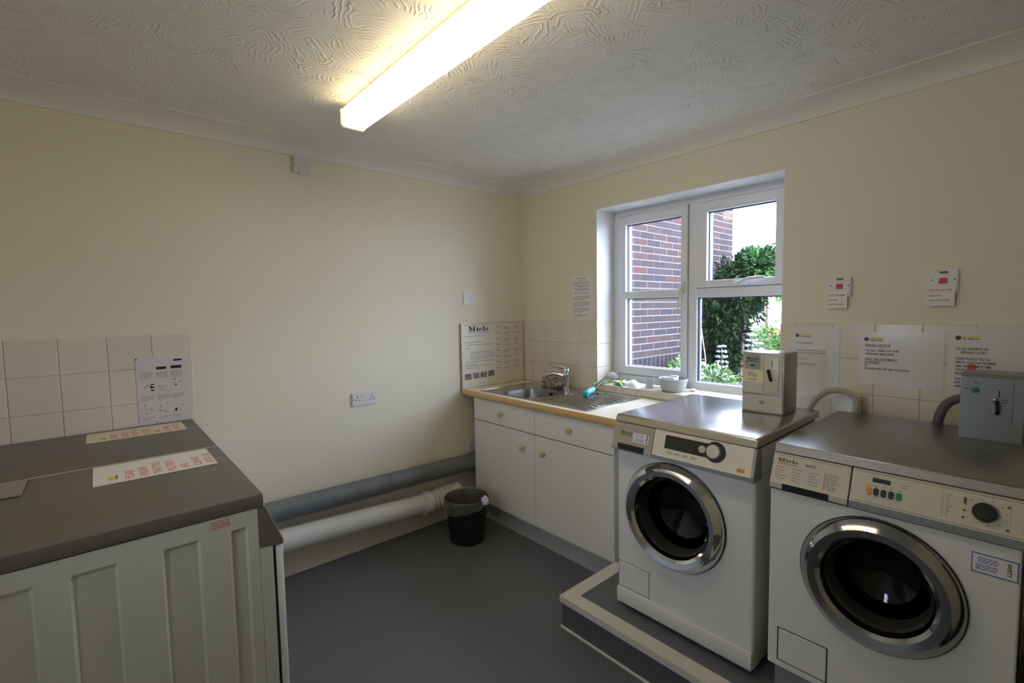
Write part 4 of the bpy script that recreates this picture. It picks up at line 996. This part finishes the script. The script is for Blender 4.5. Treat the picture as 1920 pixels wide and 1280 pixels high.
# instruction board in the corner
ib = thing('instruction_board', 'cream machine instruction board standing on the worktop in the corner', 'board', (.008, -.29, ZT))
bf_ = Frame((.0065, -.586, ZT+.001), (0, 1, 0), (0, 0, 1)); BW, BH = .572, .444
block('board', bf_, 0, 0, BW, BH, .006, m_board, ib)
for a in ((0, 0, .008, BH), (BW-.008, 0, BW, BH), (.008, 0, BW-.008, .008), (.008, BH-.006, BW-.008, BH)): block('edge_strip', bf_, *a, .009, mat('clear_board_frame', (.62, .55, .42), .3), ib)
bf2 = Frame(bf_.p(0, 0, .006), bf_.u, bf_.v)
block('printed_sheet', bf2, .012, .030, .300, .432, .0006, mat('off_white_sheet', (.76, .70, .58), .4), ib)
b3 = Frame(bf2.p(0, 0, .0008), bf_.u, bf_.v)
mb = MB(); slab_logo(mb, b3, .064, .388, .034, .178); rect(mb, b3, .058, .376, .245, .3785); build('logo_print', mb, m_ink, ib, smooth=False)
mb = MB(); text(mb, b3, 'ALWAYS EMPTY THE POCKETS', .03, .426, .009, .20); build('red_print', mb, m_pred, ib, smooth=False)
mb = MB()
for y_, x, w_ in ((.352, .03, .17), (.310, .03, .14), (.292, .03, .26), (.270, .03, .05), (.240, .08, .20), (.226, .08, .20), (.208, .08, .22), (.194, .07, .15), (.176, .03, .25), (.158, .03, .10), (.146, .03, .22), (.132, .03, .12)): words(mb, b3, x, y_, w_, .0055)
build('board_print', mb, m_inkl, ib, smooth=False)
mb = MB()
for k in range(8):
    y_ = .408-k*.042
    words(mb, b3, .305, y_, .045, .007); words(mb, b3, .375, y_-.004, .06, .006); words(mb, b3, .480, y_, .05, .006)
    if k % 2 == 0: words(mb, b3, .480, y_-.012, .045, .006); words(mb, b3, .375, y_-.014, .055, .006)
build('table_print', mb, m_inkl, ib, smooth=False)
for k in range(4): block('photo_print', b3, .026+.068*k, .058+.002*k, .082+.068*k, .098+.002*k, .0004, m_photo, ib)

# printed guide on the left tiles
fr_ = Frame((.0072, -2.309, .925), (0, 1, 0), (0, 0, 1)); n_ = sheet('paper_guide', fr_, .193, .293, mat('greyed_white_paper', (.66, .63, .62), .6)); tag(n_, 'printed pictorial guide sheet taped to the tiles above the far dryer', 'notice')
mb = MB(); rect(mb, fr_, .072, .236, .108, .248); rect(mb, fr_, .124, .236, .165, .250); rect(mb, fr_, .135, .270, .168, .279)
for y_ in (.168, .155, .142): rect(mb, fr_, .048, y_, .061, y_+.006)
rect(mb, fr_, .0, .283, .006, .289); build('guide_print', mb, m_ink, n_, smooth=False)
mb = MB()
for x in (.012, .070, .122):
    paragraph(mb, fr_, x, .222, .046, 5, .003, .006); paragraph(mb, fr_, x, .118, .046, 4, .003, .006); paragraph(mb, fr_, x, .022, .046, 2, .003, .006)
    for k in range(10):
        a, b = x+R.uniform(.002, .036), R.choice((R.uniform(.14, .185), R.uniform(.038, .082))); rect(mb, fr_, a, b, a+R.uniform(.003, .012), b+R.uniform(.003, .010))
build('guide_drawing', mb, m_inkl, n_, smooth=False)

# ================================================================== PIPES
gp = thing('grey_pipe', 'fat grey painted pipe running along the bottom of the left wall', 'pipe', (.0575, -1.4, .38))
build('pipe_run', MB().cyl((.0575, -2.062, .394), (.0575, -.012, .362), .0555, 28), m_grey, gp)
for y_ in (-2.0, -.85): build('pipe_bracket', MB().box((.0005, y_-.012, .36), (.02, y_+.012, .40)), m_grey, gp, smooth=False)
for y_ in (-1.20, -.70):
    z = .362+.032*((-.012-y_)/2.05); build('pipe_joint', MB().cyl((.0575, y_-.012, z), (.0575, y_+.012, z), .0565, 28), m_grey, gp)
wp = thing('white_pipe', 'fat white plastic pipe below the grey pipe, ending behind the bin', 'pipe', (.075, -1.5, .22))
build('pipe_run', MB().cyl((.075, -2.062, .250), (.075, -.93, .192), .061, 28), m_wpipe, wp)
build('collar', MB().cyl((.075, -.955, .193), (.075, -.905, .190), .071, 28), m_wpipe, wp)
fx = MB(); pts = []; rs = []
for k in range(40):
    t = k/39; y_ = -.905+.23*t; pts.append((.075-.004*t, y_, .190+.012*t)); rs.append((.064+.004*math.sin(k*1.3)) * (1-.25*max(0, t-.75)*4*.25))
build('flexible_end', fx.tube(pts, rs, 24), m_cream, wp)

# ================================================================== WASTE BIN
bx, by = .315, -.785
wbn = thing('waste_bin', 'black round waste bin with a clear liner in front of the cabinet', 'bin', (bx, by, 0))
build('bucket', MB().lathe([(.002, .004), (.098, .004), (.128, .262), (.131, .266), (.134, .262), (.130, .250), (.104, .0005), (.002, .0005)], (bx, by, 0), 'z', 40), m_bin, wbn)
lnr = MB(); n = 48; vs = []
def lr(k): return 1+.010*math.sin(k*2*pi/n*9)+.006*math.sin(k*2*pi/n*17+1)
lev = [(.100, .05), (.118, .20), (.126, .262), (.1335, .272), (.139, .262), (.142, .22), (.146, .18)]
for j, (r, z) in enumerate(lev):
    for k in range(n):
        a = 2*pi*k/n
        drop = 1.0
        if j >= 5: drop = .35+.65*(.5+.5*math.cos(a-(-2.4)))   # hangs lower on the left
        zz = z if j < 5 else .262-(.262-z)*drop
        vs.append((bx+r*lr(k)*math.cos(a), by+r*lr(k)*math.sin(a), zz+(.004*math.sin(k*1.7) if j > 4 else 0)))
lnr.add(vs, [(j*n+k, j*n+(k+1) % n, (j+1)*n+(k+1) % n, (j+1)*n+k) for j in range(len(lev)-1) for k in range(n)])
build('liner', lnr, m_bag, wbn)
ka = .30
build('liner_knot', crumple((bx+.137*math.cos(ka), by+.137*math.sin(ka), .262), .024, .024, .030, 9, 18, 10), m_soap, wbn)

# ================================================================== OUTSIDE
struct('trim_5', MB().box((-6, .31, -.25), (14, 30, -.05)), m_soil)
BXW, BZ0, CO, BP = -.10, .887, .0708, .2440
YE = 3.775
nb_ = thing('brick_house', 'neighbouring brick house wall running away from the window, with pale mortar', 'building', (-.4, 2.2, -.05))
mw = MB().box((-.9, .34, -.06), (BXW-.003, YE, 4.2)); build('mortar', mw, m_mort, nb_, smooth=False)
src = None; count = 0
fld = MB(); JT = .011
def brick_box(y_, z, w_, h_): return (BXW-.05, y_, z), (BXW+R.uniform(-.0015, .0015), y_+w_, z+h_)
nrow = int((4.15-BZ0)/CO)
for r in range(-7, nrow):
    if r in (-1, -2, -3): continue
    z = BZ0+r*CO; y_ = YE-(BP if r % 2 else BP/2)
    first = True; yy = YE
    while yy > .36:
        w_ = BP if not (first and r % 2) else BP/2
        first = False
        y0_ = max(yy-w_, .345)
        a, b = brick_box(y0_+JT, z+JT*.5, yy-y0_-JT*(0 if yy == YE else 0)-JT*.0, CO-JT)
        b = (b[0], yy, b[2])
        if 0 <= r <= 25 and y0_ > 1.15 and count < 285:
            build('brick', MB().box(a, b), m_brick, nb_, smooth=False); count += 1
        else: fld.box(a, b)
        yy = y0_
sp_ = BP/3; k = 0
yy = YE
while yy > .36:
    a = (BXW-.05, max(yy-sp_+JT, .345), BZ0-3*CO+JT*.5); b = (BXW+R.uniform(-.001, .001), yy, BZ0-JT*.5)
    if yy > 1.0: build('soldier_brick', MB().box(a, b), m_sold, nb_, smooth=False)
    else: fld.box(a, b)
    yy -= sp_
fo_ = build('brick_field', fld, m_brick2, nb_, smooth=False); fo_['kind'] = 'stuff'

def leaves(mb, c, rad, n, size, rr, shell=.25, flat=0, droop=.4, xmin=-.07):
    for _ in range(n):
        while True:
            d = Vector((rr.uniform(-1, 1), rr.uniform(-1, 1), rr.uniform(-1, 1)))
            if shell < d.length < 1: break
        bump_ = 1+.16*math.sin(d.x*7+d.z*5)+.12*math.sin(d.y*9+1)
        p = Vector(c)+Vector((d.x*rad[0]*bump_, d.y*rad[1]*bump_, d.z*rad[2]*bump_))
        ax_ = (d+Vector((rr.uniform(-.7, .7), rr.uniform(-.7, .7), rr.uniform(-.7, .5)-droop*.5))).normalized()
        side = ax_.cross(Vector((rr.uniform(-1, 1), rr.uniform(-1, 1), rr.uniform(-1, 1)))).normalized()
        if p.x < xmin+.03: p.x = xmin+.03+rr.uniform(0, .06)
        if p.x+ax_.x*size*1.3 < xmin: ax_.x = abs(ax_.x)
        l = size*rr.uniform(.6, 1.3); w_ = l*rr.uniform(.28, .42); nrm = ax_.cross(side)
        mb.add([p, p+ax_*l*.5+side*w_*.5+nrm*l*.06, p+ax_*l, p+ax_*l*.5-side*w_*.5+nrm*l*.06], [(0, 1, 2), (0, 2, 3)])
def plant(name, label, cat, c, lobes, size, m, stem, seed, z0=-.05, group=None):
    rr = random.Random(seed)
    t = thing(name, label, cat, (c[0], c[1], z0), group)
    mb = MB()
    for lc, rad, n in lobes: leaves(mb, lc, rad, n, size, rr, xmin=-.07 if c[1] < 4 else -9)
    fo = build('foliage', mb, m, t, smooth=False, recalc=False); fo['kind'] = 'stuff'
    for q in stem: build('stem', MB().tube(q[0], q[1], 7), m_bark, t)
    return t
# tall dark shrub against the end of the brick wall
sx, sy = .27, 3.25
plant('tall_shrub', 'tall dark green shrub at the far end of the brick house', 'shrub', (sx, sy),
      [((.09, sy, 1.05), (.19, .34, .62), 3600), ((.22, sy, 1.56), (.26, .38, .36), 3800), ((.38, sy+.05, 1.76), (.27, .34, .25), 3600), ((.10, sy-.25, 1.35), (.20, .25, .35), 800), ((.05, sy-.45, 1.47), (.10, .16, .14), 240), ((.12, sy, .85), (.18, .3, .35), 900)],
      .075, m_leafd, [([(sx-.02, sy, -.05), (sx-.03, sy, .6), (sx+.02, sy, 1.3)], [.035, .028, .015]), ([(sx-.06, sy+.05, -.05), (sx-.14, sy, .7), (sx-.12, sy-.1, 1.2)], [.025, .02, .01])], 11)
m_leafc = mat('sunlit_crown_leaves', (.05, .12, .04), .5, isl=[(.03, .08, .03), (.05, .13, .035), (.08, .17, .045), (.02, .06, .025)], spec=.08)  # lighter leaf colours stand in for sun on the crown
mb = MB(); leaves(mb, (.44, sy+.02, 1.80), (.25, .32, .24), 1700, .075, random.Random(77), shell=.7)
o_ = build('foliage', mb, m_leafc, bpy.data.objects['tall_shrub'], smooth=False, recalc=False); o_['kind'] = 'stuff'; o_['label'] = 'crown leaves coloured lighter as if sunlit'
tag(build('bamboo_cane', MB().tube([(.20, 2.60, -.05), (.125, 2.62, .85), (.05, 2.64, 1.25)], .006, 6), m_cane, origin=(.16, 2.95, -.05)), 'thin pale cane leaning in front of the tall shrub', 'cane')
# bright crown behind it on the right
plant('light_shrub', 'pale yellow-green bush behind the tall shrub, at the right side of the window', 'shrub', (-.4, 5.6),
      [((-.42, 5.6, 1.98), (.34, .3, .36), 2000), ((-.16, 5.7, 1.80), (.30, .3, .30), 1400)], .07, m_leafm, [([(-.35, 5.6, -.05), (-.35, 5.6, 1.0), (-.35, 5.6, 1.9)], [.03, .025, .012])], 12)
# low variegated hedge just outside, three clumps
for k, (x, y_, top, lab) in enumerate(((.14, 2.20, .86, 'low variegated plant below the brick wall, in the left window light'), (.54, 2.02, .82, 'low variegated plant in the middle of the right window light'), (1.03, 1.98, .78, 'low variegated plant right of the others outside the window'))):
    plant('variegated_plant', lab, 'plant', (x, y_), [((x, y_, top-.26), (.155, .27, .25), 1500), ((x, y_+.05, top-.22), (.14, .22, .22), 500)], .06, m_leafv, [([(x, y_, -.05), (x, y_, .4)], [.02, .01])], 20+k, group='variegated plants under the window')
# hedge further back
plant('garden_hedge', 'bright green clipped hedge behind the white flowers', 'hedge', (.4, 4.5),
      [((.10, 4.5, .70), (.50, .32, .47), 3600), ((.85, 4.45, .70), (.45, .32, .45), 2200)], .065, m_leafm, [([(.1, 4.5, -.05), (.1, 4.5, .5)], [.02, .015]), ([(.85, 4.45, -.05), (.85, 4.45, .5)], [.02, .015])], 33)
# white flower spikes
def spike(x, y_, ztop, n, lab, w_=.05):
    t = thing('white_flower_spike', lab, 'flower', (x, y_, -.05), 'white flower spikes outside the window')
    build('stem', MB().cyl((x, y_, -.05), (x, y_, ztop), .006, 6), mat('green_stem', (.05, .11, .03), .6), t)
    rr = random.Random(int(x*100))
    for k in range(n):
        z = ztop-.01-k*.055; mb = MB(); kk = w_*(.55+.45*min(1, (k+1)/3))
        for q in range(7):
            a = 2*pi*q/7+rr.uniform(-.2, .2); mb.sphere((x+kk*math.cos(a), y_+kk*math.sin(a), z+rr.uniform(-.006, .006)), .017, 8, 6, (1.1, 1.1, .8))
        build('flower_whorl', mb, m_petal, t)
spike(.272, 2.70, .968, 5, 'white tiered flower spike directly in front of the dark shrub')
spike(.625, 2.60, 1.11, 6, 'tallest white tiered flower spike right of the dark shrub')
spike(.72, 2.52, 1.03, 5, 'shorter white tiered flower spike just right of the tallest one')
# far garage block
gb = thing('garage_block', 'far brick garage block with a white door seen past the shrub', 'building', (-.9, 13.5, -.05))
build('wall', MB().box((-3.4, 13.5, -.06), (6, 16, 2.15)), m_gbrick, gb, smooth=False)
build('roof_edge', MB().box((-3.6, 13.3, 2.15), (6.2, 16.2, 2.32)), m_roof, gb, smooth=False)
build('garage_door', MB().box((-3.35, 13.46, -.05), (-1.55, 13.5, 1.95)), m_gwhite, gb, smooth=False)
build('dark_opening', MB().box((-1.5, 13.45, -.05), (-1.05, 13.5, 2.0)), m_carblk, gb, smooth=False)
# parked car
cr = thing('parked_car', 'small dark and red car parked before the far garage block', 'car', (-1.4, 11.5, -.05))
prf = [(0, .25), (0, .62), (.25, .78), (.9, .82), (1.3, 1.22), (2.6, 1.25), (3.2, .85), (3.6, .75), (3.65, .3)]
cx0 = -2.9
build('body', MB().prism([(cx0+a, -.02+b) for a, b in [(0, .2), (0, .62), (.25, .74), (3.4, .74), (3.65, .6), (3.65, .2)]], 'y', 10.8, 12.4), m_carblk, cr, smooth=False)
build('cabin', MB().prism([(cx0+.75, .72), (cx0+1.25, 1.2), (cx0+2.6, 1.2), (cx0+3.15, .72)], 'y', 10.9, 12.3), m_gwhite, cr, smooth=False)
build('red_stripe', MB().box((cx0+.6, 10.78, .62), (cx0+3.55, 10.81, .80)), m_carred, cr, smooth=False)
for a in (.75, 2.9): build('wheel', MB().cyl((cx0+a, 10.75, .24), (cx0+a, 10.95, .24), .29, 18), m_black, cr)
